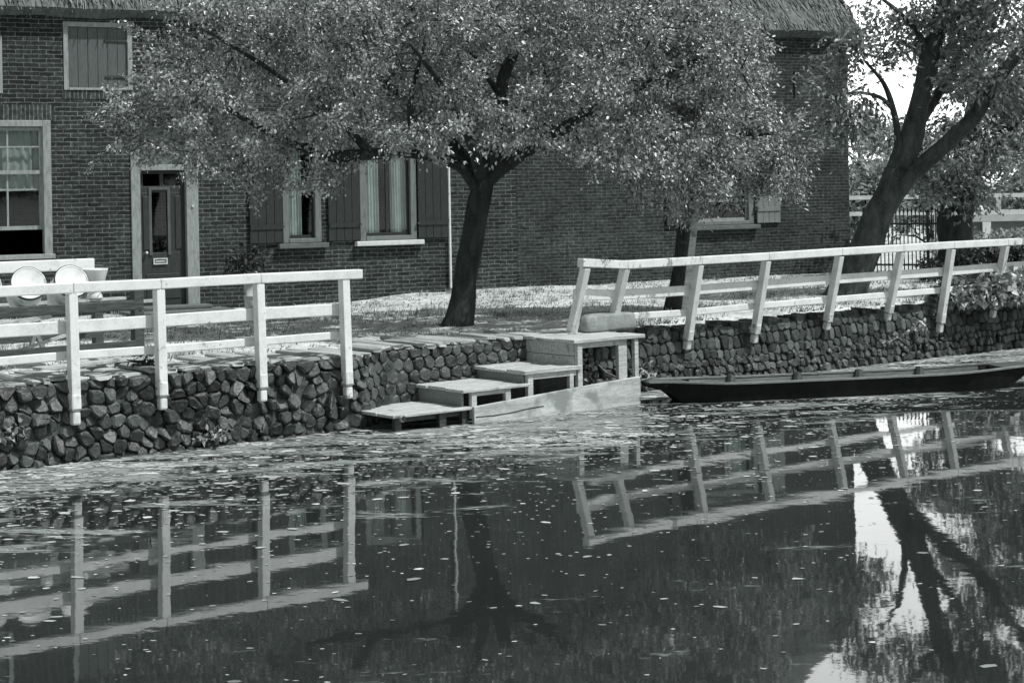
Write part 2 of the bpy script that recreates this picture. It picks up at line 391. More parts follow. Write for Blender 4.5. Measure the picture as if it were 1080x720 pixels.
SUN_AZ = R(-20)          # towards the sun: high, from the right and a little in front of the house
SUN_EL = R(58)
def sky():
    wd = bpy.data.worlds.new('World'); sc.world = wd; wd.use_nodes = True; nt = wd.node_tree; nt.nodes.clear()
    N = lambda t, **k: _n(nt, t, k); L = nt.links.new
    out = N('ShaderNodeOutputWorld'); bg = N('ShaderNodeBackground', i_Strength=.15)
    st = N('ShaderNodeTexSky', sky_type='NISHITA', sun_disc=False, sun_elevation=SUN_EL, sun_rotation=math.pi/2-SUN_AZ, air_density=1.0, dust_density=1.2, ozone_density=1.0)
    bw = N('ShaderNodeRGBToBW'); L(st.outputs[0], bw.inputs[0])
    # bright haze and cloud low in the sky behind the house
    tc = N('ShaderNodeTexCoord'); sp = N('ShaderNodeSeparateXYZ'); L(tc.outputs['Generated'], sp.inputs[0])
    el = N('ShaderNodeMapRange', i_1=.30, i_2=.62, i_3=1, i_4=0, interpolation_type='SMOOTHSTEP'); L(sp.outputs[2], el.inputs[0])
    az = N('ShaderNodeMapRange', i_1=.1, i_2=.75, i_3=0, i_4=1, interpolation_type='SMOOTHSTEP'); L(sp.outputs[1], az.inputs[0])
    mu = N('ShaderNodeMath', operation='MULTIPLY'); L(el.outputs[0], mu.inputs[0]); L(az.outputs[0], mu.inputs[1])
    nz = N('ShaderNodeTexNoise', i_Scale=3.2, i_Detail=7, i_Roughness=.55); L(tc.outputs['Generated'], nz.inputs['Vector'])
    nr = N('ShaderNodeMapRange', i_1=.3, i_2=.65, i_3=.55, i_4=1); L(nz.outputs['Fac'], nr.inputs[0])
    m2 = N('ShaderNodeMath', operation='MULTIPLY'); L(mu.outputs[0], m2.inputs[0]); L(nr.outputs[0], m2.inputs[1])
    mx = N('ShaderNodeMix', i_3=17.0); L(m2.outputs[0], mx.inputs[0]); L(bw.outputs[0], mx.inputs[2])
    cb = N('ShaderNodeCombineXYZ')
    for i, k in enumerate((.975, 1.0, .995)):
        q = N('ShaderNodeMath', operation='MULTIPLY', i_1=k); L(mx.outputs[0], q.inputs[0]); L(q.outputs[0], cb.inputs[i])
    L(cb.outputs[0], bg.inputs[0]); L(bg.outputs[0], out.inputs[0])
sky()
sl = bpy.data.lights.new('sun', 'SUN'); sl.energy = 4.1; sl.angle = R(.5); sl.color = (1, .995, .985)
so = bpy.data.objects.new('sun', sl); C.objects.link(so)
sd = Vector((math.cos(SUN_AZ)*math.cos(SUN_EL), math.sin(SUN_AZ)*math.cos(SUN_EL), math.sin(SUN_EL)))
so.rotation_euler = sd.to_track_quat('Z', 'Y').to_euler()

# ------------------------------------------------------------------ the house
UL, UR, DEP, EAVE = -6.2, 13.8, 7.6, 5.42
SEAM = 6.43
def wall_with_holes(u0, u1, z0, z1, holes, rev=.14):
    us = sorted({u0, u1} | {x for h in holes for x in (h[0], h[1])}); zs = sorted({z0, z1} | {x for h in holes for x in (h[2], h[3])})
    us = [x for x in us if u0 <= x <= u1]; zs = [x for x in zs if z0 <= x <= z1]
    mb = MB()
    ins = lambda u, z: any(h[0] < u < h[1] and h[2] < z < h[3] for h in holes)
    for i in range(len(us)-1):
        for j in range(len(zs)-1):
            if not ins((us[i]+us[i+1])/2, (zs[j]+zs[j+1])/2):
                a, b, c, d = us[i], us[i+1], zs[j], zs[j+1]
                mb.add([(a, 0, c), (b, 0, c), (b, 0, d), (a, 0, d)], [(0, 1, 2, 3)])
    for (a, b, c, d) in holes:
        mb.add([(a, 0, c), (b, 0, c), (b, 0, d), (a, 0, d), (a, rev*2, c), (b, rev*2, c), (b, rev*2, d), (a, rev*2, d)],
               [(0, 4, 5, 1), (1, 5, 6, 2), (2, 6, 7, 3), (3, 7, 4, 0)])
    return mb

W1 = (-3.06, -1.75, 1.57, 3.71); HT = (-1.53, -.44, 4.18, 5.25); AT = (-3.5, -2.47, 4.12, 5.0)
DR = (-.5, .6, .4, 3.72); W2 = (2.04, 2.72, 1.68, 3.45); W3 = (3.42, 4.47, 1.68, 3.45); W4 = (10.1, 11.5, 1.76, 3.35)

def house():
    th = thing('brick_house', 'long dark brick house with thatched roof behind the yard', 'house', 'house', (0, 0, 0))
    wall_with_holes(UL, SEAM, .2, EAVE+.25, [W1, HT, AT, DR, W2, W3]).build('front_wall', M['brick'], th)
    wall_with_holes(SEAM, UR, .2, EAVE+.25, [W4]).build('front_wall', M['brick2'], th)['label'] = 'wall of smaller finer bricks right of the seam'
    mb = MB(); mb.add([(UR, 0, .2), (UR, DEP, .2), (UR, DEP, EAVE+.25), (UR, 0, EAVE+.25)], [(0, 1, 2, 3)])
    mb.add([(UL, 0, .2), (UL, DEP, .2), (UL, DEP, EAVE+.25), (UL, 0, EAVE+.25)], [(3, 2, 1, 0)]); mb.add([(UL, DEP, .2), (UR, DEP, .2), (UR, DEP, EAVE+.25), (UL, DEP, EAVE+.25)], [(3, 2, 1, 0)])
    mb.add([(UL, 0, .45), (UR, 0, .45), (UR, DEP, .45), (UL, DEP, .45)], [(0, 1, 2, 3)])
    mb.add([(UL, 0, 3.9), (UR, 0, 3.9), (UR, DEP, 3.9), (UL, DEP, 3.9)], [(0, 1, 2, 3)])
    mb.build('side_wall', M['brick2'], th)
    # seam where the two builds meet, soldier courses
    mb = MB(); z = .8
    while z < 3.4:
        k = random.choice((.06, .12)); mb.box(SEAM-.012, SEAM+.012, -.006, .01, z, z+k*.9); z += k
    mb.build('brick_seam', M['brick2'], th)
    for (a, b, c, d) in ((W1[0]-.06, W1[1]+.06, 3.715, 3.95), (HT[0]-.03, HT[1]+.03, 4.045, 4.172)):
        MB().box(a, b, -.006, .02, c, d).build('soldier_course', M['solid'], th)
    roof(th)
    # loft hatches of boards
    for (a, b, c, d), lab in ((HT, 'faded loft hatch boarded shut'), (AT, None)):
        fr = MB(); f = .075
        fr.box(a, a+f, -.02, .1, c, d).box(b-f, b, -.02, .1, c, d).box(a+f, b-f, -.02, .1, d-f, d).box(a+f, b-f, -.025, .1, c, c+f*.5)
        fo = fr.build('hatch', M['frame'], th, bevel=.006)
        n = 6; wd = (b-a-2*f)/n; bd = MB()
        for i in range(n): bd.box(a+f+i*wd+.004, a+f+(i+1)*wd-.004, .012+random.random()*.006, .05, c+f*.5, d-f)
        bd.build('boards', M['hatch'], th, par=fo)
        for zh in (c+.2, d-.3): MB().box(b-f-.36, b-f+.05, -.004, .008, zh, zh+.03).build('hinge', M['iron'], th, par=fo)
    # sash window, lower sash raised
    a, b, c, d = W1; f = .125
    fr = MB(); fr.box(a, a+f, -.025, .12, c, d).box(b-f, b, -.025, .12, c, d).box(a+f, b-f, -.025, .12, d-f*.8, d).box(a-.03, b+.03, -.07, .12, c-.005, c+.07)
    w1 = fr.build('window', M['frame'], th, bevel=.008)
    sh = MB(); x0, x1 = a+f, b-f; xm = (x0+x1)/2
    for (z0, z1, v) in ((2.88, 3.6, .03), (2.02, 2.92, .075)):
        sh.box(x0, x0+.05, v, v+.04, z0, z1).box(x1-.05, x1, v, v+.04, z0, z1).box(x0+.05, x1-.05, v, v+.04, z1-.05, z1).box(x0+.05, x1-.05, v, v+.04, z0, z0+.06)
        sh.box(xm-.014, xm+.014, v+.002, v+.034, z0+.06, z1-.05); zz = (z0+z1)/2+.06
        if v < .05: sh.box(x0+.05, x1-.05, v+.004, v+.03, zz-.012, zz+.012)
        else: sh.box(x0+.05, x1-.05, v+.004, v+.03, 2.63, 2.655)
    sh.build('sash', M['frame'], th, par=w1)
    MB().box(x0, x1, .055, .058, 2.9, 3.6).box(x0, x1, .092, .095, 2.05, 2.9).build('pane', M['glass'], th, par=w1)
    curtain(th, w1, x0, x1, 2.62, 3.6, .135, 9, M['curtain'])
    # plain casements with curtains and board shutters
    for (a, b, c, d), left, right, wh in ((W2, True, False, .0), (W3, True, True, .05), (W4, True, True, 0)):
        f = .11
        fr = MB(); fr.box(a, a+f, -.02, .12, c, d).box(b-f, b, -.02, .12, c, d).box(a+f, b-f, -.02, .12, d-f, d).box(a+f, b-f, -.03, .12, c, c+.075)
        wn = fr.build('window', M['frame_dk'], th, bevel=.008); x0, x1 = a+f, b-f; xm = (x0+x1)/2
        sh = MB(); sh.box(x0, x1, .05, .085, c+.075, c+.13).box(x0, x0+.03, .05, .085, c+.13, d-f).box(x1-.03, x1, .05, .085, c+.13, d-f)
        if b-a > 1.2: sh.box(x0+.03, x1-.03, .05, .085, 2.19, 2.25).box(xm-.014, xm+.014, .052, .08, 2.25, d-f)
        elif b-a > .9: sh.box(xm-.02, xm+.02, .05, .085, c+.13, d-f)
        sh.build('sash', M['frame'] if b-a > 1.2 else M['shutter'], th, par=wn)
        MB().box(x0+.03, x1-.03, .066, .069, c+.13, d-f).build('pane', M['glass'], th, par=wn)
        MB().box(a-.1, b+.1, -.11, .02, c-.085, c-.005).build('sill', M['sill'] if wh else M['sill_dk'], th, par=wn, bevel=.01)
        cw = (x1-x0)*(.36 if b-a > .9 else .6)
        if b-a > 1.2: curtain(th, wn, x0+.55*(x1-x0), x1-.03, 2.28, d-f, .16, 4, M['curtain'])
        else:
            curtain(th, wn, x0+.02, x0+cw, c+.12, d-f, .125, 5, M['curtain'])
            if b-a > .9: curtain(th, wn, x1-cw-.02, x1-.02, c+.12, d-f, .125, 6, M['curtain'])
        for sgn, on in ((-1, left), (1, right)):
            if not on: continue
            e = a-.015 if sgn < 0 else b+.015; wsh = .57 if b-a < 1.2 else .56; s0, s1 = (e-wsh, e) if sgn < 0 else (e, e+wsh)
            if b-a > 1.2 and sgn > 0: s0 += .05; s1 += .03
            bd = MB(); n = 4; wd = (s1-s0)/n
            for i in range(n): bd.box(s0+i*wd+.004, s0+(i+1)*wd-.004, -.05, -.02+random.random()*.004, c+.02, d+.02)
            bd.box(s0+.01, s1-.01, -.066, -.051, c+.24, c+.32).box(s0+.01, s1-.01, -.066, -.051, d-.3, d-.22)
            so_ = bd.build('shutter', M['shutter'] if not (b-a > 1.2 and sgn > 0) else M['shutter_pale'], th, par=wn)
            for zh in (c+.26, d-.28): MB().box(e-.02, e+.02, -.075, -.02, zh, zh+.04).build('hinge', M['iron'], th, par=so_)
    # entrance: frame, fanlight, leaf
    a, b, c, d = DR; f = .15
    fr = MB(); fr.box(a, a+f, -.03, .14, .68, d).box(b-.2, b, -.03, .14, .62, d).box(a+f, b-.2, -.03, .14, d-.12, d).box(a+f, b-.2, -.03, .14, 2.91, 3.0)
    fr.build('door_frame', M['frame'], th, bevel=.008)
    x0, x1 = a+f, b-.2
    MB().box(x0, x1, .08, .083, 3.0, d-.12).build('fanlight_pane', M['glass'], th)
    curtain(th, None, x0, x1, 3.0, d-.12, .17, 5, M['curtain'])
    lf = MB(); v0, v1 = .07, .11
    gx0, gx1, gz0, gz1 = x0+.2, x0+.46, 1.6, 2.56
    lf.box(x0, x1, v0, v1, .74, gz0).box(x0, gx0, v0, v1, gz0, gz1).box(gx1, x1, v0, v1, gz0, gz1).box(x0, x1, v0, v1, gz1, 2.66).box(x0, x1, v0, v1, 2.86, 2.9)
    lf.box(x0, x0+.07, v0, v1, 2.66, 2.86).box(x1-.07, x1, v0, v1, 2.66, 2.86); xm = (x0+x1)/2; lf.box(xm-.03, xm+.03, v0, v1, 2.66, 2.86)
    for q in (x0+.06, x1-.16): lf.box(q, q+.1, v0-.016, v0-.001, 1.65, 2.5)
    lf.box(x0+.1, x1-.1, v0-.014, v0-.001, .86, 1.26)
    dl = lf.build('door', M['door'], th, bevel=.006)
    mo = MB(); mo.box(gx0-.045, gx0, v0-.02, v0-.001, gz0-.04, gz1+.04).box(gx1, gx1+.045, v0-.02, v0-.001, gz0-.04, gz1+.04).box(gx0-.045, gx1+.045, v0-.02, v0-.001, gz1+.041, gz1+.085)
    mo.build('moulding', M['hatch'], th, par=dl)
    MB().box(gx0, gx1, v0+.02, v0+.023, gz0, gz1).box(x0+.07, x1-.07, v0+.02, v0+.023, 2.66, 2.86).build('pane', M['glass'], th, par=dl)
    lb = MB(); zc = 1.46; xc = (gx0+gx1)/2
    lb.box(xc-.115, xc+.115, v0-.024, v0-.001, zc+.03, zc+.05).box(xc-.115, xc+.115, v0-.024, v0-.001, zc-.05, zc-.03).box(xc-.115, xc-.095, v0-.024, v0-.001, zc-.03, zc+.03).box(xc+.095, xc+.115, v0-.024, v0-.001, zc-.03, zc+.03).box(xc-.08, xc+.08, v0-.016, v0-.001, zc-.012, zc+.012)
    lb.build('letter_slot', M['brass'], th, par=dl)
    MB().lathe([(.001, .07), (.02, .062), (.026, .045), (.018, .03), (.012, .0)], 12, (gx0-.1, v0, 1.6), (0, -1, 0)).build('handle', M['brass'], th, par=dl, smooth=True)
    MB().lathe([(.001, .02), (.018, .018), (.022, .0)], 12, (b-.1, -.03, 2.33), (0, -1, 0)).build('bell_push', M['brass'], th)
    MB().box(a-.25, b+.35, -.75, -.02, .5, .7).box(a-.05, b+.1, -.36, -.005, .701, .76).build('doorstep', M['sill_dk'], th, bevel=.015)
    # rainwater pipe, wall anchors, little metal things
    MB().tube([(5.08, -.05, .82), (5.08, -.05, 3.0), (5.08, -.05, EAVE-.05)], [.021]*3, 10).build('drainpipe', M['white'], th)
    for (u, z0, z1) in ((12.53, 4.2, 4.7), (-5.2, 4.2, 4.7)): MB().box(u-.011, u+.011, -.03, -.002, z0, z1).box(u-.02, u+.02, -.036, -.028, (z0+z1)/2-.03, (z0+z1)/2+.03).build('wall_anchor', M['iron'], th)
    return th

def curtain(th, par, u0, u1, z0, z1, v, waves, m):
    n, V, F = waves*8, [], []
    zs = np.linspace(z0, z1, 7)
    for j, z in enumerate(zs):
        for i in range(n+1):
            f = i/n; V.append((u0+(u1-u0)*f, v+.022*math.sin(f*waves*2*math.pi+.3*j)*(.6+.4*math.sin(f*9)), z))
    for j in range(6):
        for i in range(n): F.append((j*(n+1)+i, j*(n+1)+i+1, (j+1)*(n+1)+i+1, (j+1)*(n+1)+i))
    o = mesh_obj('curtain', np.array(V)-th.base, F, m, par or th.ob, smooth=True)
    return o

def roof(th):
    oh, th_ = .2, .12
    u0, u1, v0, v1 = UL-.3, UR+.27, -oh, DEP+oh
    zb = EAVE-.1; zt = zb+th_; mid = (v0+v1)/2; run = mid-v0; pit = math.tan(R(50)); zr = zt+run*pit; hip = run*.15
    mb = MB()
    def nz(p, k=.05): return noise.noise(Vector((p[0]*1.3, p[1]*1.3, p[2]*1.3)))*k + noise.noise(Vector((p[0]*5, p[1]*5, p[2]*5)))*k*.5
    def patch(a, b, c, d, nu, nv):       # a-b bottom edge, d-c top edge, displaced along its normal
        a, b, c, d = map(np.array, (a, b, c, d)); nrm = np.cross(b-a, d-a).astype(float); nrm /= np.linalg.norm(nrm)
        V, F = [], []
        for j in range(nv+1):
            for i in range(nu+1):
                p = (a*(1-i/nu)+b*i/nu)*(1-j/nv) + (d*(1-i/nu)+c*i/nu)*j/nv
                V.append(p + nrm*nz(p))
        for j in range(nv):
            for i in range(nu): F.append((j*(nu+1)+i, j*(nu+1)+i+1, (j+1)*(nu+1)+i+1, (j+1)*(nu+1)+i))
        mb.add(V, F)
    A, B, Cc, D = (u0, v0), (u1, v0), (u1, v1), (u0, v1)
    rl, rr = (u0+.2, mid, zr), (u1-hip, mid, zr)
    patch((*A, zt), (*B, zt), rr, rl, 110, 26); patch((*B, zt), (*Cc, zt), rr, rr, 30, 26)
    patch((*Cc, zt), (*D, zt), rl, rr, 40, 8); patch((*D, zt), (*A, zt), rl, rl, 12, 8)
    # butt of the thatch and its underside
    e = .17
    inner = [(u0+e, v0+e), (u1-e, v0+e), (u1-e, v1-e), (u0+e, v1-e)]
    for k, (p, q) in enumerate(((A, B), (B, Cc), (Cc, D), (D, A))):
        n = 90 if k == 0 else 20; V, F = [], []; ip, iq = inner[k], inner[(k+1) % 4]
        for i in range(n+1):
            f = i/n; o = (p[0]*(1-f)+q[0]*f, p[1]*(1-f)+q[1]*f); n_ = (ip[0]*(1-f)+iq[0]*f, ip[1]*(1-f)+iq[1]*f)
            w_ = noise.noise(Vector((o[0]*2, o[1]*2, 1)))*.035
            V += [(*o, zt), (*n_, zb+w_), (n_[0]*.5+.5*(UL+UR)/2 if 0 else n_[0], n_[1]+(.5 if k == 0 else (-.5 if k == 2 else 0)), zb+.06)]
            if k in (1, 3): V[-1] = (n_[0]+(-.5 if k == 1 else .5), n_[1], zb+.06)
        for i in range(n): F += [(i*3, i*3+1, i*3+4, i*3+3), (i*3+1, i*3+2, i*3+5, i*3+4)]
        mb.add(V, F)
    ro = mb.build('roof', M['thatch'], th, smooth=True)
    # loose straw lying down the slope, ragged at the eave
    n = 26000; r = np.random.default_rng(5)
    sl = np.array([0, math.cos(R(50)), math.sin(R(50))]); nr = np.array([0, -math.sin(R(50)), math.cos(R(50))])
    U = r.uniform(u0, u1-.05, n); S = r.uniform(.13, 1.8, n)
    keep = U < u1 - .05 - S*math.cos(R(50))*.15; U, S = U[keep], S[keep]
    P = np.stack([U, np.full(len(U), v0), np.full(len(U), zt)], 1) + S[:, None]*sl + nr*r.uniform(-.02, .035, (len(U), 1))
    # the hip end
    n2 = 5000; V2 = r.uniform(v0+.05, 3, n2); S2 = r.uniform(.13, 1.4, n2)
    hs = np.array([-.15*math.cos(R(50)), 0, math.sin(R(50))]); hs /= np.linalg.norm(hs)
    keep = V2 > v0 + .05 + S2*.6; V2, S2 = V2[keep], S2[keep]
    P2 = np.stack([np.full(len(V2), u1), V2, np.full(len(V2), zt)], 1) + S2[:, None]*hs + np.array([.9, 0, .4])*r.uniform(-.02, .04, (len(V2), 1))
    n3 = 2500; U3 = r.uniform(u0, u1-.02, n3); P3 = np.stack([U3, r.uniform(v0-.01, v0+e, n3), np.full(n3, 0.)], 1); P3[:, 2] = zt - (P3[:, 1]-v0)/e*th_ + r.uniform(-.02, .03, n3)
    def blades(P, down, ln, wd, side):
        k = len(P); d = down + r.normal(size=(k, 3))*.16; d /= np.linalg.norm(d, axis=1)[:, None]
        l = ln*r.uniform(.5, 1.4, (k, 1)); b = np.array(side)*wd*r.uniform(.6, 1.5, (k, 1)) + r.normal(size=(k, 3))*.003
        V = np.stack([P-b, P+b, P+d*l+b*.5, P+d*l-b*.5], 1).reshape(-1, 3)
        return V
    V = np.vstack([blades(P, -sl, .16, .009, (1, 0, .0)), blades(P2, -hs, .16, .009, (0, 1, 0)), blades(P3, np.array([0, .9, -.35]), .05, .007, (1, 0, 0))])
    F = [(4*i, 4*i+1, 4*i+2, 4*i+3) for i in range(len(V)//4)]
    mesh_obj('straw', V-th.base, F, M['straw'], ro)
house()

# ------------------------------------------------------------------ quay wall of basalt
def clip(poly, p, q):
    # keep the side of p of the bisector between p and q
    mx, my = (p[0]+q[0])/2, (p[1]+q[1])/2; nx, ny = q[0]-p[0], q[1]-p[1]; out = []
    for i in range(len(poly)):
        a, b = poly[i], poly[(i+1) % len(poly)]
        da = (a[0]-mx)*nx+(a[1]-my)*ny; db = (b[0]-mx)*nx+(b[1]-my)*ny
        if da <= 0: out.append(a)
        if da*db < 0:
            t = da/(da-db); out.append((a[0]+(b[0]-a[0])*t, a[1]+(b[1]-a[1])*t))
    return out

def quay():
    th = thing('quay_wall', 'canal quay wall of dark irregular basalt stones', 'wall', 'quay', (0, 0, 0))
    S0, S1 = -5.0, 25.0
    # core behind the stones
    V, F = [], []; ss = np.arange(S0, S1+.01, .5)
    for s in ss: V += [(s, face_t(s, -.6)+.0, -.6), (s, face_t(s, .68)+.0, .695), (s, face_t(s, .68)+.45, .70), (s, face_t(s, .4)+.45, -.6)]
    for i in range(len(ss)-1):
        for k in range(3): F.append((i*4+k, (i+1)*4+k, (i+1)*4+k+1, i*4+k+1))
    mb = MB(); mb.add(V, F); mb.build('core', M['mortar'], th)
    rr = random.Random(3); pts = []
    # (s range, z range, stone width, height, jitter, facet depth): rough rubble, neat column ends, then small tight stones
    zones = [(S0, 4.15, -.16, .78, .142, .124, .38, 1.0), (4.15, 7.5, -.16, .78, .15, .125, .12, .3),
             (7.5, S1, -.16, .34, .112, .108, .26, .7), (7.5, S1, .34, .70, .118, .165, .2, .28)]
    for sa, sb, za, zb, dx, dz, ji, fd in zones:
        z = za; row = 0
        while z < zb:
            s = sa + (row % 2)*dx/2
            while s < sb:
                pts.append((s + rr.uniform(-ji, ji)*dx, z + rr.uniform(-ji, ji)*dz, fd)); s += dx*rr.uniform(1-ji*.6, 1+ji*.6)
            z += dz; row += 1
    import collections
    grid = collections.defaultdict(list)
    for p in pts: grid[int(p[0]//.5)].append(p)
    mb = MB(); md = MB()
    for p in pts:
        poly = [(p[0]-.2, p[1]-.17), (p[0]+.2, p[1]-.17), (p[0]+.2, p[1]+.17), (p[0]-.2, p[1]+.17)]
        for k in (-1, 0, 1):
            for q in grid[int(p[0]//.5)+k]:
                if q is not p and (q[0]-p[0])**2+(q[1]-p[1])**2 < .3: poly = clip(poly, p, q)
        top = .765 if p[0] < 7.4 else .70; poly = [(q[0], min(q[1], top)) for q in poly]
        if len(poly) < 4: continue
        cx = sum(a for a, b in poly)/len(poly); cz = sum(b for a, b in poly)/len(poly)
        # cut the corners so outlines round off
        rp = []
        for i in range(len(poly)):
            a, b = poly[i], poly[(i+1) % len(poly)]
            if math.hypot(a[0]-b[0], a[1]-b[1]) < .02: continue
            rp += [(a[0]*.8+b[0]*.2, a[1]*.8+b[1]*.2), (a[0]*.2+b[0]*.8, a[1]*.2+b[1]*.8)]
        if len(rp) < 4: continue
        fd = p[2]; pr = rr.uniform(-.025, .04)*(fd+.15); tx, tz = rr.uniform(-.5, .5)*fd, rr.uniform(-.5, .5)*fd; n = len(rp); V = []
        for sc_, dep, tilt in ((.98, .03, 0), (.97, -.012-pr*.7, .5), (.88, -.03-pr, .9), (rr.uniform(.6, .78), -.036-.012*fd-pr, 1.2)):
            for a, b in rp:
                jx, jz = rr.uniform(-.006, .006), rr.uniform(-.006, .006); a_, b_ = cx+(a-cx)*sc_+jx, cz+(b-cz)*sc_+jz
                V.append((a_, face_t(a_, b_)+dep+tilt*(tx*(a_-cx)+tz*(b_-cz)) + rr.uniform(-.006, .006), b_))
        F = [(r_*n+i, r_*n+(i+1) % n, (r_+1)*n+(i+1) % n, (r_+1)*n+i) for r_ in (0, 1, 2) for i in range(n)] + [tuple(range(3*n, 4*n))]
        tgt = md if (cx > 7.4 and cz > .34) else mb  # upper stones right of the steps get a darker tone
        tgt.add(V, F)
    mb.build('stone_face', M['stone'], th, bevel=.006); o = md.build('stone_face', M['stone_dk'], th, bevel=.006); o['label'] = 'darker upper stones'
    # coping: columns laid flat, ends to the water
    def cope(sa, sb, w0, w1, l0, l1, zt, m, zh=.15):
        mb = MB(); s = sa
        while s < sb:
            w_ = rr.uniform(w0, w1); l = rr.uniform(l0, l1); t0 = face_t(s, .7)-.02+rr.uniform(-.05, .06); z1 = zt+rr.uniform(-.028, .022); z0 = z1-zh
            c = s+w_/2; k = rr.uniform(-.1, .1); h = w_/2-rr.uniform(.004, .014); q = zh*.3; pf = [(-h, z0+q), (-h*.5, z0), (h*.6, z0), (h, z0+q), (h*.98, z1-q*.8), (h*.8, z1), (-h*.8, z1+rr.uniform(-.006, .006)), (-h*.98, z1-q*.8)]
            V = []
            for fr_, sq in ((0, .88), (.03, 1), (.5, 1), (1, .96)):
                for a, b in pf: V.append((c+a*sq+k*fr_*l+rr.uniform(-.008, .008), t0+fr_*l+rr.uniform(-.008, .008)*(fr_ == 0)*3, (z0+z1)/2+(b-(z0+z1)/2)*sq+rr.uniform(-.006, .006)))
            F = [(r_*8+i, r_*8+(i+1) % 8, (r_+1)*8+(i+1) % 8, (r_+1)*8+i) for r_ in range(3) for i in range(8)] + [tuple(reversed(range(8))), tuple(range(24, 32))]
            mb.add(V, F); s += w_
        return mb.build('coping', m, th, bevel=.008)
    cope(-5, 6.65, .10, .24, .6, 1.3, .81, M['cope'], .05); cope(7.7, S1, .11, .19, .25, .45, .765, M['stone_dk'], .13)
quay()

# ------------------------------------------------------------------ white railings
def railing(name, label, tops, zt, ends, bots, lean_s=0):
    th = thing(name, label, 'railing', 'quay', (tops[0], .1, .8))
    def zat(s): return float(np.interp(s, [q[0] for q in zt], [q[1] for q in zt]))
    for s, zb in zip(tops, bots):
        z1 = zat(s)-.1; tb = face_t(s, zb)-.085 if zb < .75 else .33
        a, b = Vector((s, tb, zb)), Vector((s, .05, z1)); d = b-a
        mb = MB(); mb.beam(a+d*.2, b, .092, .098, (0, 1, 0)); p = mb.build('post', M['white'], th, bevel=.008)
        if zb < .75:
            k = a+d*.24; MB().beam(a, a+d*.105, .084, .088, (0, 1, 0)).beam(a+d*.1051, k, .102, .108, (0, 1, 0)).build('foot', M['white_worn'], th, par=p, bevel=.02)
            c = a+d*.12; MB().beam(c-d*.006, c+d*.006, .108, .114, (0, 1, 0)).build('band', M['wood_grey'], th, par=p, bevel=.004)
        else: MB().beam(a, a+d*.21, .094, .1, (0, 1, 0)).build('foot', M['white'], th, par=p)
    k = sorted([ends[0]] + [q for q in tops if ends[0]+.1 < q < ends[1]-.25] + [ends[1]])
    def line(dz, w_, h, t, nm, e0=0, e1=0):
        ks = list(k); ks[0] += e0; ks[-1] += e1; ks = sorted(ks); mb = MB(); jz = [random.uniform(-.007, .007) for _ in ks]
        for i in range(len(ks)-1): mb.beam((ks[i]+.0015, t(zat(ks[i])+dz), zat(ks[i])+dz+jz[i]), (ks[i+1]-.0015, t(zat(ks[i+1])+dz), zat(ks[i+1])+dz+jz[i+1]), w_, h)
        mb.build(nm, M['white'], th, bevel=.01)
    ln = (.05-.12)/1.2 if tops[0] < 5 else (.05-.31)/1.1
    line(-.05, .115, .1, lambda z: .05, 'top_rail')
    # lower rails run on the yard side of the leaning posts
    tm = lambda z: .115 - ln*(1.6-z)*.9
    line(-.42, .035, .125, tm, 'rail', .0, -.16 if tops[0] < 5 else 0)
    line(-.70, .032, .085, tm, 'rail', .0 if tops[0] < 5 else .55, -.16 if tops[0] < 5 else 0)
railing('white_railing', 'white timber railing along the left stretch of quay, ending before the steps',
        [-2.7, -1.5, -.35, .74, 1.66, 2.79, 3.83], [(-4, 1.71), (4.1, 1.705)], (-4, 4.04), [.36, .38, .36, .36, .42, .40, .34])
railing('white_railing', 'long white timber railing right of the steps, posts leaning over the water',
        [7.22, 7.85, 9.09, 10.3, 11.71, 12.98, 14.09, 15.35, 16.6, 17.9, 19.2, 20.4], [(7.1, 1.69), (7.85, 1.645), (9.5, 1.64), (21, 1.68)], (7.14, 21), [.78, .78, .47, .47, .55, .6, .36, .5, .4, .45, .45, .45])

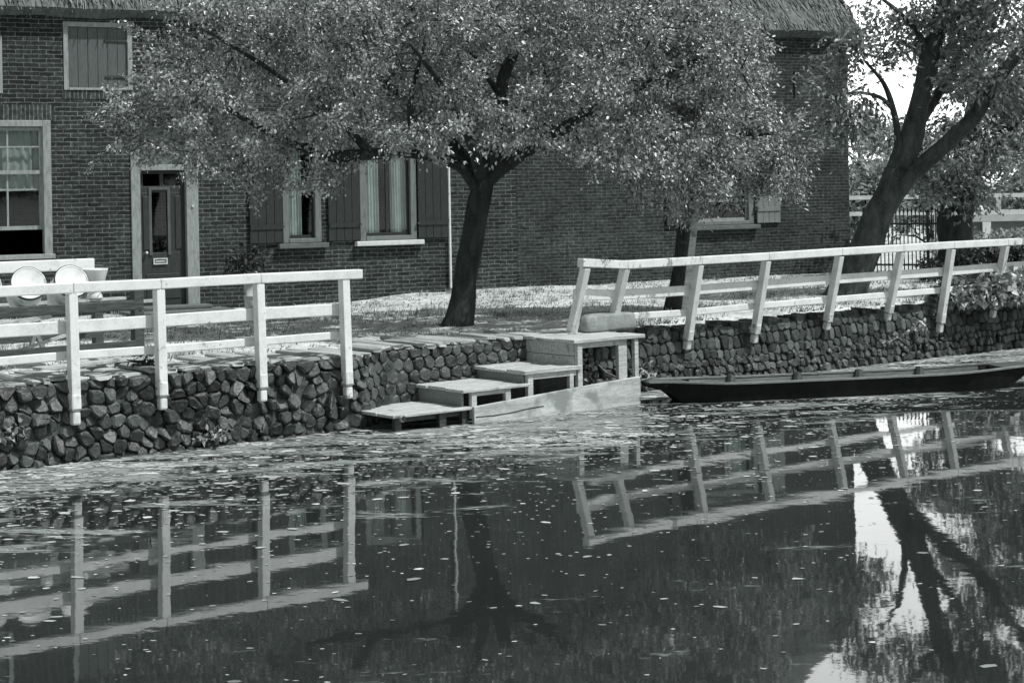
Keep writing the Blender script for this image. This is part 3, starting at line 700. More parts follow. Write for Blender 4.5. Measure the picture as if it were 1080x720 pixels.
# ------------------------------------------------------------------ landing steps
def steps():
    th = thing('landing_steps', 'weathered wooden landing steps going down to the water', 'steps', 'quay', (5.8, -.2, 0))
    tf = -.49
    spec = [(4.08, 5.10, .42, .19, .11), (5.0, 5.90, .5, .375, 0), (5.84, 6.66, .5, .505, 0), (6.58, 7.64, .95, .80, 0)]
    for i, (a, b, tb, z, dk) in enumerate(spec):
        tr = MB(); n = 3 if i < 3 else 4; e = tf-.03; wd = (tb-e)/n
        for k in range(n): tr.box(a-.03+random.uniform(-.012, .012), b+random.uniform(-.012, .015), e+k*wd+.006, e+(k+1)*wd-.006, z-.04+random.uniform(0, .004), z+random.uniform(-.009, .006))
        tr.build('tread', M['wood_pale'], th, bevel=.006)
    # risers facing down the flight
    for (s, z0, z1, n) in ((5.0, .16, .335, 1), (5.85, .33, .465, 1), (6.6, .465, .758, 2)):
        mb = MB(); h = (z1-z0)/n
        for k in range(n): mb.box(s, s+.03+.004*k, tf+.06, .5, z0+k*h+.003, z0+(k+1)*h-.003)
        mb.build('riser', M['wood_pale'] if s > 6 else M['wood_grey'], th, bevel=.004)
    # long plank lying along the water side
    x = [5.08, 5.6, 6.2, 6.8, 7.2, 7.52]; V = []
    top = [.185, .215, .25, .285, .305, .32]; bot = [-.09, -.07, -.06, -.045, -.03, .0]
    for i, s in enumerate(x): V += [(s, tf-.06, bot[i]), (s, tf-.06, top[i]), (s, tf-.015, top[i]), (s, tf-.015, bot[i])]
    F = [(3, 2, 1, 0), (20, 21, 22, 23)] + [(4*i+k, 4*i+(k+1) % 4, 4*i+4+(k+1) % 4, 4*i+4+k) for i in range(5) for k in range(4)]
    F = [tuple(reversed(f)) for f in F]
    mb = MB(); mb.add(V, F); mb.build('side_plank', M['wood_plank'], th, bevel=.008)
    mb = MB(); cr = [(5.1, .075), (5.35, .068), (5.6, .078), (5.85, .1), (6.05, .108)]
    for (a, b) in zip(cr, cr[1:]): mb.beam((a[0], tf-.0605, a[1]), (b[0], tf-.0605, b[1]), .008, .008)
    mb.build('crack', M['tar'], th)
    # uprights and rails of the frame
    def legs(l, m, nm='post'):
        for (s, t, z0, z1, w_) in l: MB().box(s-w_/2, s+w_/2, t, t+.055, z0, z1).build(nm, m, th, bevel=.004)
    legs([(5.13, tf, .05, .335, .07), (5.6, tf, .1, .335, .075), (5.92, tf, .1, .465, .075), (6.52, tf, .1, .465, .06), (6.65, tf, .1, .758, .07), (7.32, tf+.02, .2, .758, .13), (7.52, tf, .2, .758, .06)], M['wood_pale'])
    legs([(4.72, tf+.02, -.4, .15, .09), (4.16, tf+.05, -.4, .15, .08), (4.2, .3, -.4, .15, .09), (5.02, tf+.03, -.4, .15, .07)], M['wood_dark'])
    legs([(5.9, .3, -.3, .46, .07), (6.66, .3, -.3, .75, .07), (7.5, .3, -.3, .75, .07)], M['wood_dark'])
    for q in ((5.96, 6.59, tf+.005, tf+.04, .405, .46), (5.17, 5.56, tf+.005, tf+.04, .29, .33), (6.69, 7.25, tf+.01, tf+.045, .70, .758)): MB().box(*q).build('front_rail', M['wood_pale'], th)
    MB().box(4.14, 5.04, tf+.07, tf+.11, .09, .148).build('bearer', M['wood_dark'], th)
    MB().lathe([(.001, 0), (.035, .004), (.04, .03), (.03, .05)], 12, (4.12, tf-.06, .155), (.0, -1, 0)).build('bolt', M['wood_pale'], th, smooth=True)
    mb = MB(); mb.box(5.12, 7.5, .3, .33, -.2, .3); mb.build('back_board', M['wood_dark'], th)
steps()

def rock(name, label, cat, fr, c, dims, m, seed=1, flat=.6):
    th = thing(name, label, cat, fr, (c[0], c[1], c[2]-dims[2]))
    mb = MB(); V, F = [], []; nu, nv = 20, 12
    for j in range(nv+1):
        ph = math.pi*j/nv
        for i in range(nu):
            a = 2*math.pi*i/nu; x, y, z = math.sin(ph)*math.cos(a), math.sin(ph)*math.sin(a), math.cos(ph)
            q = lambda t: math.copysign(abs(t)**flat, t); d = 1+.1*noise.noise(Vector((x*1.7+seed, y*1.7, z*1.7)))
            V.append((c[0]+q(x)*dims[0]*d, c[1]+q(y)*dims[1]*d, c[2]+q(z)*dims[2]*d))
    for j in range(nv):
        for i in range(nu): F.append((j*nu+i, (j+1)*nu+i, (j+1)*nu+(i+1) % nu, j*nu+(i+1) % nu))
    mb.add(V, F); o = mb.build(name, m, smooth=True)
    o.data.transform(Matrix.Translation(-Vector(th.base))); o.location = th.ob.location; o.rotation_euler = th.ob.rotation_euler
    for k in th.ob.keys(): o[k] = th.ob[k]
    bpy.data.objects.remove(th.ob); o.name = name; return o
rock('stone_block', 'rounded pale stone block lying behind the top landing step', 'stone', 'quay', (7.72, .3, .90), (.40, .17, .11), M['block'], 4, .32)

# ------------------------------------------------------------------ the punt
def punt():
    ang = math.atan2(1.02, 4.5); o, d = np.array([1.55, 20.85]), np.array([math.cos(ang), math.sin(ang)])
    FR['boat'] = (o, ang)
    th = thing('punt_boat', 'low black tarred wooden punt moored below the quay', 'boat', 'boat', (2.4, 0, 0))
    Ln = 5.0; st = np.linspace(0, 1, 25)
    def sec(f):
        x = f*Ln
        hw = .37*(1-.0*f)*min(1, (.42+.58*sstep(f, 0, .18)))*(.62+.38*(1-sstep(f, .78, 1.0)))
        zb = -.13 + .36*(1-sstep(f, .0, .16))**1.6 + .36*sstep(f, .80, 1.0)**1.6
        zg = .205 + .035*(1-sstep(f, 0, .25)) + .05*sstep(f, .7, 1.0)
        return x, hw, min(zb, zg-.05), zg
    th_ = .03; V = []; F = []
    for f in st:
        x, hw, zb, zg = sec(f); bw = hw*.8
        ring = [(-hw, zg), (-bw, zb), (bw, zb), (hw, zg), (hw-th_, zg), (bw-th_, zb+th_), (-bw+th_, zb+th_), (-hw+th_, zg)]
        V += [(x, a, b) for a, b in ring]
    n = len(st)
    for i in range(n-1):
        for k in range(8): F.append((i*8+k, i*8+(k+1) % 8, (i+1)*8+(k+1) % 8, (i+1)*8+k))
    F += [(0, 7, 6, 1), (1, 6, 5, 2), (2, 5, 4, 3)]; b0 = (n-1)*8; F += [(b0, b0+1, b0+6, b0+7), (b0+1, b0+2, b0+5, b0+6), (b0+2, b0+3, b0+4, b0+5)]
    mb = MB(); mb.add(V, F); mb.build('hull', M['tar'], th)
    # pale worn gunwales and end decks
    for sg in (-1, 1):
        mb = MB()
        for i in range(n-1):
            a, b = sec(st[i]), sec(st[i+1]); mb.beam((a[0], sg*(a[1]-.01), a[3]+.011), (b[0]+.002, sg*(b[1]-.01), b[3]+.011), .055, .02)
        mb.build('gunwale', M['wood_grey'], th)
    # worn lining boards inside
    for sg in (-1, 1):
        mb = MB()
        for i in range(3, n-4):
            a, b = sec(st[i]), sec(st[i+1]); mb.beam((a[0], sg*(a[1]-.05), a[3]-.06), (b[0]+.002, sg*(b[1]-.05), b[3]-.06), .012, .1)
        mb.build('lining', M['wood_grey'], th)
    for f0, f1 in ((.0, .1), (.9, 1.0)):
        a, b = sec(f0), sec(f1); V = []
        for q in (a, b): V += [(q[0], -q[1]+.03, q[3]+.004), (q[0], q[1]-.03, q[3]+.004), (q[0], q[1]-.03, q[3]-.03), (q[0], -q[1]+.03, q[3]-.03)]
        mb = MB(); mb.add(V, [(0, 1, 5, 4), (1, 2, 6, 5), (2, 3, 7, 6), (3, 0, 4, 7), (3, 2, 1, 0), (4, 5, 6, 7)]); mb.build('end_deck', M['wood_dark'], th)
    for f in (.23, .40, .56, .72):
        q = sec(f)
        mb = MB(); mb.tube([(q[0]+.0, q[1]-.11, -.08), (q[0], q[1]-.09, q[3]-.06), (q[0]+.02, q[1]-.06, q[3]+.03)], [.04, .06, .05], 8)
        mb.box(q[0]-.03, q[0]+.03, -q[1]*.75, q[1]*.75, -.1, -.05); mb.build('rib', M['wood_dark'], th)
    for f in (.31, .49): q = sec(f); MB().box(q[0]-.11, q[0]+.11, -q[1]+.04, q[1]-.04, q[3]-.09, q[3]-.055).build('thwart', M['wood_grey'], th)
    mb = MB(); mb.tube([(.1, 0, .29), (-.1, .25, .2), (-.3, .6, .3), (-.38, 1.0, .45)], [.012]*4, 6); mb.build('mooring_rope', M['wood_grey'], th, smooth=True)
    # rudder-like block under the bow
punt()

# ------------------------------------------------------------------ churn rack and what lies about it
def rack():
    th = thing('churn_rack', 'weathered timber drying rack for milk churns behind the left railing', 'rack', 'quay', (.4, 2.1, .77))
    W = M['wood_rack']
    for (s, t, z1) in ((1.92, 1.04, 1.62), (2.5, 3.2, 1.74), (-1.5, 1.04, 1.62), (-1.2, 3.2, 1.74)): MB().box(s-.055, s+.055, t-.05, t+.05, .7, z1).build('post', W, th, bevel=.008)
    for (s0, s1, t, z, h) in ((-1.7, 1.86, .985, 1.40, .1), (-1.7, 1.86, .97, .99, .09), (-1.4, 2.44, 3.13, 1.40, .09), (-1.4, 2.44, 3.13, .95, .08)):
        MB().beam((s0, t, z), (s1, t, z), .05, h).build('rail', W, th, bevel=.006)
    MB().beam((-1.6, 1.1, 1.585), (1.9, 1.1, 1.60), .03, .035).build('rod', M['wood_pale'], th)
    for s in (-.9, 2.0): MB().beam((s-.1, .99, 1.362), (s+.45, 3.12, 1.362), .09, .035).build('cross_slat', W, th)
    for t in (1.55, 2.25): MB().beam((-1.5, t, 1.396), (2.38, t, 1.396), .08, .03).build('long_slat', M['wood_pale'], th)
    MB().beam((-1.2, 3.06, 1.765), (2.4, 3.06, 1.755), .06, .13).build('top_beam', M['white'], th, bevel=.012)
rack()
def churns():
    first = None
    labs = ['tin milk churn on the rack, nearest the white pail', 'tin milk churn second from the white pail', 'tin milk churn third from the white pail', 'tin milk churn farthest left on the rack']
    for i, s in enumerate((1.43, .96, .49, .02)):
        if first is None:
            th = thing('milk_churn', labs[0], 'milk churn', 'quay', (0, 0, 0), 'milk churns drying on the rack')
            ax = Vector((.12, .80, -.42)); o = (0, 0, 0)
            MB().lathe([(.001, .012), (.15, .012), (.165, .006), (.172, .0), (.178, .005), (.178, .03), (.172, .04), (.172, .30), (.178, .305), (.178, .32), (.165, .36), (.10, .45), (.095, .5), (.11, .52), (.11, .545), (.085, .545), (.08, .45), (.001, .4)], 32, o, ax).build('body', M['churn'], th, smooth=True)
            MB().lathe([(.181, .0), (.187, .012), (.187, .028), (.181, .04)], 32, o, ax).build('rim', M['iron'], th, smooth=True)
            hb = MB(); a = Vector(ax).normalized(); up = Vector((0, .42, .8)).normalized(); 
            hb.tube([a*.33+up*.17, a*.36+up*.23, a*.45+up*.23, a*.49+up*.11], [.01]*4, 6); hb.build('handle', M['iron'], th, smooth=True)
            first = th.ob; r = first
        else:
            r = first.copy(); C.objects.link(r)
            for ch in list(first.children):
                c_ = ch.copy(); C.objects.link(c_); c_.parent = r
        r['label'] = labs[i]; r.location = to_world('quay', s-.05, 1.42, 1.66); r.rotation_euler = (0, 0, BANG + (.05, -.06, .03, 0)[i])
churns()
th = thing('white_pail', 'white enamel pail standing on the churn rack', 'pail', 'quay', (2.02, 2.25, 1.412))
MB().lathe([(.001, 0), (.085, 0), (.09, .01), (.075, .05), (.07, .08), (.1, .12), (.145, .3), (.15, .31), (.152, .325), (.14, .325), (.135, .3), (.001, .28)], 28, th.base).build('bucket', M['enamel'], th, smooth=True)
MB().tube([(2.02-.145, 2.25, 1.72), (2.02-.16, 2.2, 1.61), (2.02, 2.08, 1.53), (2.02+.16, 2.2, 1.61), (2.02+.145, 2.25, 1.72)], [.006]*5, 6).build('handle', M['iron'], th, smooth=True)

th = thing('trestle', 'small broken wooden trestle lying under the churn rack', 'trestle', 'quay', (1.0, 2.2, .77))
for (p, q) in (((.55, 2.0, .76), (.78, 2.05, 1.3)), ((.82, 2.0, .76), (.6, 2.05, 1.3)), ((1.25, 2.3, .76), (1.42, 2.35, 1.25)), ((1.5, 2.3, .76), (1.3, 2.35, 1.25))): MB().beam(p, q, .04, .05, (0, 1, 0)).build('leg', M['wood_grey'], th)
MB().beam((.5, 2.06, 1.16), (1.55, 2.36, 1.24), .05, .05).build('beam', M['wood_pale'], th)
MB().beam((.6, 1.9, .84), (1.75, 2.1, 1.08), .04, .03).build('brace', M['wood_pale'], th)

th = thing('plank', 'pale loose plank lying on the ground by the churn rack', 'plank', 'quay', (1.3, .95, .8))
MB().beam((.7, .78, .845), (2.1, 1.0, .85), .16, .03).build('board', M['wood_pale'], th, bevel=.004)

# clay planter by the house
th = thing('clay_planter', 'pale banded clay planter with leafy plant by the house wall', 'planter', 'quay', (7.08, 7.57, .66))
b0 = (7.08, 7.57, .62)
MB().lathe([(.001, 0), (.1, 0), (.105, .3), (.108, .34), (.125, .345), (.125, .37), (.105, .375), (.112, .55), (.14, .58), (.14, .64), (.12, .66), (.1, .72), (.085, .73), (.001, .70)], 20, b0).build('pot', M['pot'], th, smooth=True)
rg = np.random.default_rng(8); leaf_mesh('foliage', M['leafD'], th, ellipsoids(320, [((7.08, 7.57, 1.52), (.32, .28, .24)), ((6.9, 7.6, 1.4), (.25, .25, .2))], rg, .3), .09, rng=rg)
mb = MB()
for k in range(7):
    a = k*.9; mb.tube([(7.08, 7.57, 1.3), (7.08+.1*math.cos(a), 7.57+.1*math.sin(a), 1.45), (7.08+.25*math.cos(a), 7.57+.22*math.sin(a), 1.62)], [.01, .008, .004], 5)
mb.build('stem', M['bark'], th)

# ------------------------------------------------------------------ trees
def tree1():
    X, Y = -.70, 22.95
    th = thing('apple_tree', 'wide low fruit tree with dark leaning trunk before the house', 'tree', 'world', (X, Y, .74))
    limbs = [[(X-.02, Y, .56, .36), (X, Y, .74, .235), (X+.05, Y, 1.02, .175), (X+.17, Y, 1.67, .15), (X+.28, Y, 2.2, .14), (X+.36, Y, 2.58, .15), (X+.42, Y+.02, 2.85, .10)],
             [(X+.33, Y, 2.5, .10), (X+.05, Y-.2, 2.84, .085), (X-.48, Y-.5, 3.0, .078), (X-1.0, Y-.75, 2.98, .068), (X-1.6, Y-1.0, 2.98, .07), (X-2.1, Y-1.1, 3.2, .045), (X-2.7, Y-1.1, 3.55, .03), (X-3.2, Y-.9, 3.95, .012)],
             [(X+.38, Y, 2.6, .11), (X+.5, Y, 3.1, .10), (X+.6, Y+.05, 3.6, .10), (X+.66, Y+.1, 4.0, .085), (X+.9, Y+.2, 4.5, .06), (X+1.2, Y+.3, 5.2, .04), (X+1.3, Y+.4, 6.0, .02)],
             [(X+.38, Y, 2.6, .10), (X+.75, Y-.2, 2.88, .085), (X+1.25, Y-.4, 3.2, .085), (X+1.8, Y-.6, 3.5, .065), (X+2.5, Y-.7, 3.85, .05), (X+3.1, Y-.6, 4.1, .03), (X+3.7, Y-.5, 4.2, .015)],
             [(X+.4, Y+.02, 2.7, .1), (X+.2, Y+.8, 3.2, .08), (X-.3, Y+1.8, 3.8, .06), (X-.8, Y+2.8, 4.3, .03)],
             [(X+.35, Y, 2.65, .09), (X-.2, Y+.2, 3.3, .075), (X-1.0, Y+.3, 4.0, .055), (X-1.9, Y+.4, 4.6, .04), (X-2.8, Y+.5, 5.0, .02)],
             [(X+.45, Y, 2.8, .08), (X+1.0, Y+.8, 3.6, .06), (X+1.8, Y+1.8, 4.3, .04), (X+2.4, Y+2.5, 4.7, .02)],
             [(X+.35, Y, 2.62, .08), (X+.2, Y-.9, 3.2, .06), (X-.1, Y-1.9, 3.8, .045), (X-.4, Y-2.6, 4.2, .02)],
             [(X-1.0, Y-.75, 2.98, .06), (X-1.5, Y-.9, 3.5, .045), (X-2.3, Y-1.1, 4.1, .03), (X-3.1, Y-1.0, 4.6, .018)],
             [(X-.48, Y-.5, 3.0, .05), (X-.5, Y-.9, 3.6, .04), (X-.3, Y-1.3, 4.3, .02)],
             [(X+.62, Y+.05, 3.7, .05), (X+.2, Y-.3, 4.3, .035), (X-.5, Y-.7, 4.8, .02)]]
    cx, cy = X+.0, Y+.45
    def inside(p):
        dx = (p[0]-cx)/(4.25 if p[0] < cx else 3.9); dy = (p[1]-cy)/3.0; r2 = dx*dx+dy*dy
        if r2 > 1: return False
        r = math.sqrt(r2); nb = noise.noise(Vector((p[0]*.8, p[1]*.8, 0)))*.25
        low = .14 + nb*.6 + float(np.interp(p[0], [-5, -4.3, -3.6, -3.0, -2.3, -1.6, -1, -.3, .3, 1, 1.6, 2.2, 3], [3.0, 2.95, 2.8, 2.6, 2.62, 2.75, 2.95, 3.05, 2.95, 2.7, 2.52, 2.45, 2.6])) + .15*max(0, p[1]-Y)
        top = min(3.45 + 3.1*(1-r2)**.36 + nb, 5.45 + nb)
        if not (low < p[2] < top): return False
        if p[0] < np.interp(p[2], [2.5, 2.65, 3.1, 3.4, 3.9, 4.75, 5.5, 6.5], [-4.0, -4.4, -4.8, -4.9, -4.6, -3.75, -2.9, -1.8]): return False
        # open windows towards the limbs
        if p[1] < Y+.1 and ((p[0]-(X+.6))**2/.10 + (p[2]-3.85)**2/.16 < 1 or (p[0]-(X+1.7))**2/.16 + (p[2]-3.42)**2/.03 < 1 or (p[0]-(X-1.0))**2/.12 + (p[2]-3.72)**2/.03 < 1): return False
        if (p[1] > Y+.9 or p[2] > 5.0) and (p[0]*7.13+p[1]*3.7+p[2]*5.9) % 1.0 < .68: return False
        hole = noise.noise(Vector((p[0]*1.25+9, p[1]*1.25, p[2]*1.6)))
        return hole > -.13
    A = shell_points(640, inside, ((cx-4.5, cy-3.1, 2.3), (cx+4, cy+3.1, 6.8)), np.random.default_rng(21), .25)
    # trailing sprays at the left edge
    ex = [(-4.85, 22.4, 3.5), (-4.8, 22.6, 3.3), (-4.6, 22.2, 3.5), (-4.6, 22.6, 3.15), (-4.6, 22.8, 4.0), (-4.75, 22.6, 3.75), (-4.2, 22.5, 4.55), (-4.3, 22.2, 4.25), (-4.3, 22.7, 3.15), (-3.9, 22.3, 4.8), (-3.7, 22.4, 5.1), (-3.9, 22.0, 2.95), (-3.5, 21.9, 2.8), (-3.1, 21.7, 2.62), (-2.5, 21.4, 2.6), (-2.2, 21.8, 2.62), (1.6, 22.1, 2.5), (2.1, 22.3, 2.4)]
    r2 = np.random.default_rng(77); th_ = []
    for q in list(A) + ex:
        d = np.array([q[0]-cx, (q[1]-cy)*.6, 0]); ln = np.linalg.norm(d)
        if ln > 2.3 and r2.random() < .30: th_.append(np.array(q) + d/ln*r2.uniform(.3, .62) + np.array([0, 0, r2.uniform(-.22, .12)]))
        elif q[2] < 3.05 and r2.random() < .35: th_.append(np.array(q) + np.array([r2.normal()*.15, r2.normal()*.15, -r2.uniform(.06, .2)]))
    th_ = np.array([q for q in th_ if q[2] > 2.3 and q[0] > -5.35])
    make_tree(th, limbs, np.vstack([A, ex]), 262, .053, M['bark'], M['leafA'], spread=.11, up=.22, twig=.007, thin=th_, seed=4, aspect=.52)
tree1()

def tree2():
    X, Y = 2.24, 24.63
    th = thing('young_tree', 'slender young tree with staked trunk behind the right railing', 'tree', 'world', (X, Y, .76))
    limbs = [[(X-.02, Y, .66, .17), (X, Y, .82, .13), (X+.1, Y, 1.4, .095), (X+.17, Y, 2.07, .085), (X+.3, Y, 2.7, .08), (X+.4, Y, 3.12, .07)],
             [(X+.4, Y, 3.1, .065), (X+.6, Y, 3.6, .055), (X+.75, Y, 4.1, .045), (X+.85, Y+.1, 4.7, .03), (X+.9, Y+.1, 5.3, .015)],
             [(X+.35, Y, 2.9, .05), (X-.1, Y-.2, 3.4, .04), (X-.5, Y-.3, 3.9, .02)],
             [(X+.38, Y, 3.0, .05), (X+.9, Y-.3, 3.2, .04), (X+1.5, Y-.4, 3.2, .02)],
             [(X+.4, Y, 3.1, .04), (X+.5, Y+.6, 3.7, .03), (X+.6, Y+1.0, 4.2, .015)]]
    rng = np.random.default_rng(31)
    A = ellipsoids(250, [((X+.25, Y-.1, 3.2), (1.2, 1.0, .75)), ((X+1.1, Y-.2, 3.0), (.75, .8, .5)), ((X+.5, Y, 4.2), (1.0, 1.0, .9)), ((X+.2, Y, 5.0), (.8, .8, .7)), ((X+.35, Y-.35, 2.45), (.55, .5, .35)), ((X+1.25, Y-.25, 2.72), (.55, .5, .36))], rng, .25)
    make_tree(th, limbs, A, 185, .058, M['bark'], M['leafB'], spread=.13, up=.25, seed=6, aspect=.5)
    th = thing('tree_stake', 'pale wooden stake beside the slender young tree trunk', 'stake', 'world', (X+.02, Y-.16, .74))
    MB().beam((X+.1, Y-.26, .6), (X+.33, Y-.2, 2.3), .09, .045, (0, 1, 0)).build('stake', M['wood_pale'], th, bevel=.005)
    MB().lathe([(.085, -.02), (.095, -.015), (.095, .015), (.085, .02)], 14, (X+.2, Y-.09, 1.75)).build('tie', M['iron'], th)
tree2()

def tree3():
    th = thing('leaning_tree', 'big forked tree leaning right with broad leaves at the house corner', 'tree', 'world', (5.1, 27.2, .76))
    Y = 27.2
    limbs = [[(5.04, Y, .6, .42), (5.12, Y, .85, .29), (5.3, Y, 1.25, .24), (5.6, Y, 1.97, .21), (5.85, Y, 2.45, .22), (5.93, Y, 2.7, .2)],
             [(5.9, Y, 2.55, .2), (6.16, Y, 3.26, .165), (6.36, Y+.05, 3.98, .15), (6.52, Y+.1, 4.56, .14), (6.75, Y+.1, 5.42, .11), (7.0, Y+.1, 6.6, .06), (7.1, Y+.1, 7.6, .03)],
             [(5.72, Y, 2.2, .15), (6.1, Y-.15, 2.6, .13), (6.49, Y-.25, 2.97, .12), (7.0, Y-.35, 3.47, .115), (7.38, Y-.4, 4.04, .1), (7.89, Y-.5, 4.68, .075), (8.6, Y-.5, 5.4, .04)],
             [(5.9, Y, 2.6, .07), (5.92, Y-.1, 3.1, .06), (5.85, Y-.2, 3.56, .05), (5.68, Y-.3, 4.0, .035), (5.4, Y-.3, 4.35, .02)],
             [(5.85, Y-.2, 3.6, .035), (5.6, Y-.35, 3.8, .03), (5.2, Y-.45, 3.87, .024), (4.8, Y-.5, 3.78, .012)],
             [(6.0, Y, 2.9, .1), (6.35, Y+.4, 3.4, .085), (6.9, Y+.8, 4.1, .07), (7.4, Y+1.2, 4.9, .045), (7.8, Y+1.4, 5.8, .02)],
             [(6.5, Y+.1, 4.5, .06), (6.1, Y, 5.0, .04), (5.6, Y-.1, 5.4, .02)]]
    rng = np.random.default_rng(41)
    A = ellipsoids(200, [((7.6, Y+.2, 4.6), (1.3, 1.5, 1.2)), ((7.1, Y+.2, 4.9), (.8, 1.0, .6)), ((8.3, Y-.3, 3.5), (.9, 1.0, .6)), ((7.4, Y+.4, 6.6), (1.7, 1.7, 1.1)), ((6.2, Y+.1, 5.0), (.45, .6, .35))], rng, .2)
    S = np.array([(4.75, Y-.5, 3.7), (4.95, Y-.5, 3.6), (4.85, Y-.45, 3.95), (5.2, Y-.45, 3.7), (5.1, Y-.4, 4.15), (5.35, Y-.3, 4.45), (5.55, Y-.3, 4.3), (5.3, Y-.5, 3.45), (4.9, Y-.5, 3.35), (5.5, Y-.2, 3.6), (5.75, Y-.3, 4.5), (5.2, Y-.5, 4.6), (5.6, Y-.1, 4.9)])
    make_tree(th, limbs, np.vstack([A, S, S+rng.normal(size=S.shape)*.14]), 105, .095, M['bark2'], M['leafC'], spread=.21, seed=8, aspect=.48, up=.3, sides=14)
tree3()

def tree4():
    X, Y = 8.18, 32.8
    th = thing('garden_tree', 'dark thick-trunked tree beyond the iron fence with drooping crown', 'tree', 'world', (X, Y, .76))
    limbs = [[(X-.05, Y, .6, .42), (X, Y, .9, .36), (X+.02, Y, 1.8, .33), (X+.1, Y, 2.5, .34), (X+.15, Y, 2.8, .25)],
             [(X+.1, Y, 2.5, .2), (X+.7, Y, 3.1, .15), (X+1.5, Y-.1, 3.9, .1), (X+2.2, Y-.2, 4.7, .04)],
             [(X, Y, 2.5, .18), (X-.3, Y, 2.9, .12), (X-.5, Y+.1, 3.2, .07), (X-.6, Y+.1, 3.4, .03)],
             [(X+.1, Y, 2.6, .2), (X+.4, Y+.3, 3.6, .13), (X+.6, Y+.4, 4.8, .06), (X+.6, Y+.4, 5.4, .03)]]
    rng = np.random.default_rng(51)
    A = ellipsoids(200, [((X+.2, Y-.3, 3.1), (1.3, 1.2, .75)), ((X+1.6, Y, 3.4), (1.2, 1.2, .8)), ((X+1.0, Y+.2, 4.5), (1.5, 1.3, .8)), ((X-.1, Y-.5, 2.4), (.9, .7, .45)), ((X+2.4, Y, 2.7), (.8, .9, .5))], rng, .2)
    make_tree(th, limbs, A, 105, .1, M['bark'], M['leafC'], spread=.2, seed=9, aspect=.5, up=.3)
tree4()

# ------------------------------------------------------------------ planting and fences on the right
bush('wall_bush', 'pale broad-leaved bush spilling over the quay wall at right', 'bush', 'quay', (15.4, .5, .76),
     [((14.7, .4, .84), (.5, .4, .24)), ((15.3, .26, .9), (.7, .42, .3)), ((16.2, .28, .92), (.8, .45, .32)), ((15.3, .12, .68), (.6, .25, .25)), ((16.2, .12, .64), (.7, .25, .28)), ((17.3, .3, .88), (.7, .4, .3))], 7000, .11, M['ivy'], 6, surf=.75, up=.4, aspect=.8, seed=13)
for i, (s, z, lab) in enumerate(((13.62, .42, 'straggly weed sprouting from the quay wall beside the pale bush'), (13.1, .3, 'low weed tuft in the wall joints above the boat'), (8.35, .22, 'small weed at the wall foot beside the landing steps'), (2.2, .08, 'weed at the waterline between the third and fourth left posts'), (.1, .3, 'weed sprig in the wall at far left'))):
    bush('wall_weed', lab, 'weed', 'quay', (s, face_t(s, z)-.02, z), [((s+.03, face_t(s, z)-.1, z+.02), (.15, .07, .13)), ((s-.12, face_t(s, z)-.08, z-.1), (.1, .06, .08))], 70, .07, M['ivy'], 3, 'weeds growing on the quay wall', surf=.2, seed=60+i)
bush('step_weed', 'leafy weed growing inside the open landing steps', 'weed', 'quay', (7.1, -.1, .1), [((7.08, -.15, .5), (.12, .1, .2)), ((6.95, -.2, .3), (.15, .1, .1))], 90, .07, M['ivy'], 4, surf=.2, seed=71)
bush('twig_tuft', 'dead twig tuft on the coping before the churn rack', 'twigs', 'quay', (1.75, .5, .8), [((1.75, .5, .87), (.2, .14, .06))], 60, .09, M['leafD'], 6, surf=.2, seed=72, aspect=.25)
bush('dark_bush', 'dark rounded bush between leaning tree and right railing', 'bush', 'world', (8.3, 30.6, .76),
     [((8.0, 30.6, 1.05), (.55, .5, .36)), ((8.7, 30.5, 1.1), (.6, .5, .38)), ((9.5, 30.6, 1.05), (.7, .5, .36)), ((7.4, 30.9, .95), (.4, .4, .25))], 3200, .1, M['leafD'], 6, surf=.5, seed=14)
bush('low_hedge', 'light-topped low hedge before the pale garden wall', 'hedge', 'world', (10.4, 36.5, .76),
     [((9.2, 36.5, 1.05), (.8, .5, .4)), ((10.3, 36.5, 1.1), (.9, .5, .45)), ((11.6, 36.6, 1.05), (.9, .5, .42)), ((12.8, 36.6, 1.1), (.8, .5, .45))], 3600, .1, M['leafE'], 6, surf=.55, seed=15)

def iron_fence():
    th = thing('iron_fence', 'dark iron picket fence beside the house corner', 'fence', 'world', (7.3, 33.3, .76))
    p0, p1 = np.array([6.75, 33.9]), np.array([8.35, 33.1]); n = 24
    for z in (.95, 1.72): MB().beam((*p0, z), (*p1, z), .025, .035).build('rail', M['iron'], th)
    for i in range(n+1):
        f = i/n; p = p0*(1-f)+p1*f; big = i in (0, 16, n)
        mb = MB(); r = .028 if big else .011; mb.tube([(*p, .7), (*p, 1.93)], [r, r], 6); mb.tube([(*p, 1.93), (*p, 1.97), (*p, 2.04)], [r*1.7, r*1.7, .002], 6)
        mb.build('post' if big else 'picket', M['iron'], th)
iron_fence()
def rail_fence(label, p0, p1, zs, n, zg):
    th = thing('white_rail_fence', label, 'fence', 'world', (p0[0], p0[1], zg)); p0, p1 = np.array(p0), np.array(p1)
    for z in zs: MB().beam((*p0, z), (*p1, z), .06, .1).build('rail', M['white'], th)
    for i in range(n+1):
        f = i/n; p = p0*(1-f)+p1*f; MB().box(p[0]-.05, p[0]+.05, p[1]+.035, p[1]+.12, zg-.1, zs[0]+.04).build('post', M['white'], th)
rail_fence('distant white two-rail fence seen between house and leaning tree', (7.6, 44.5), (16.5, 43.2), (2.12, 1.72), 6, .76)
th = thing('garden_wall', 'grey rendered garden wall with pale coping at far right', 'wall', 'world', (10.3, 40, .76))
MB().beam((9.9, 40.0, 1.15), (20, 40.6, 1.15), .2, .85).build('wall', M['wallfar'], th)
MB().beam((9.85, 40.0, 1.66), (20, 40.6, 1.66), .3, .16).build('coping', M['concrete'], th)
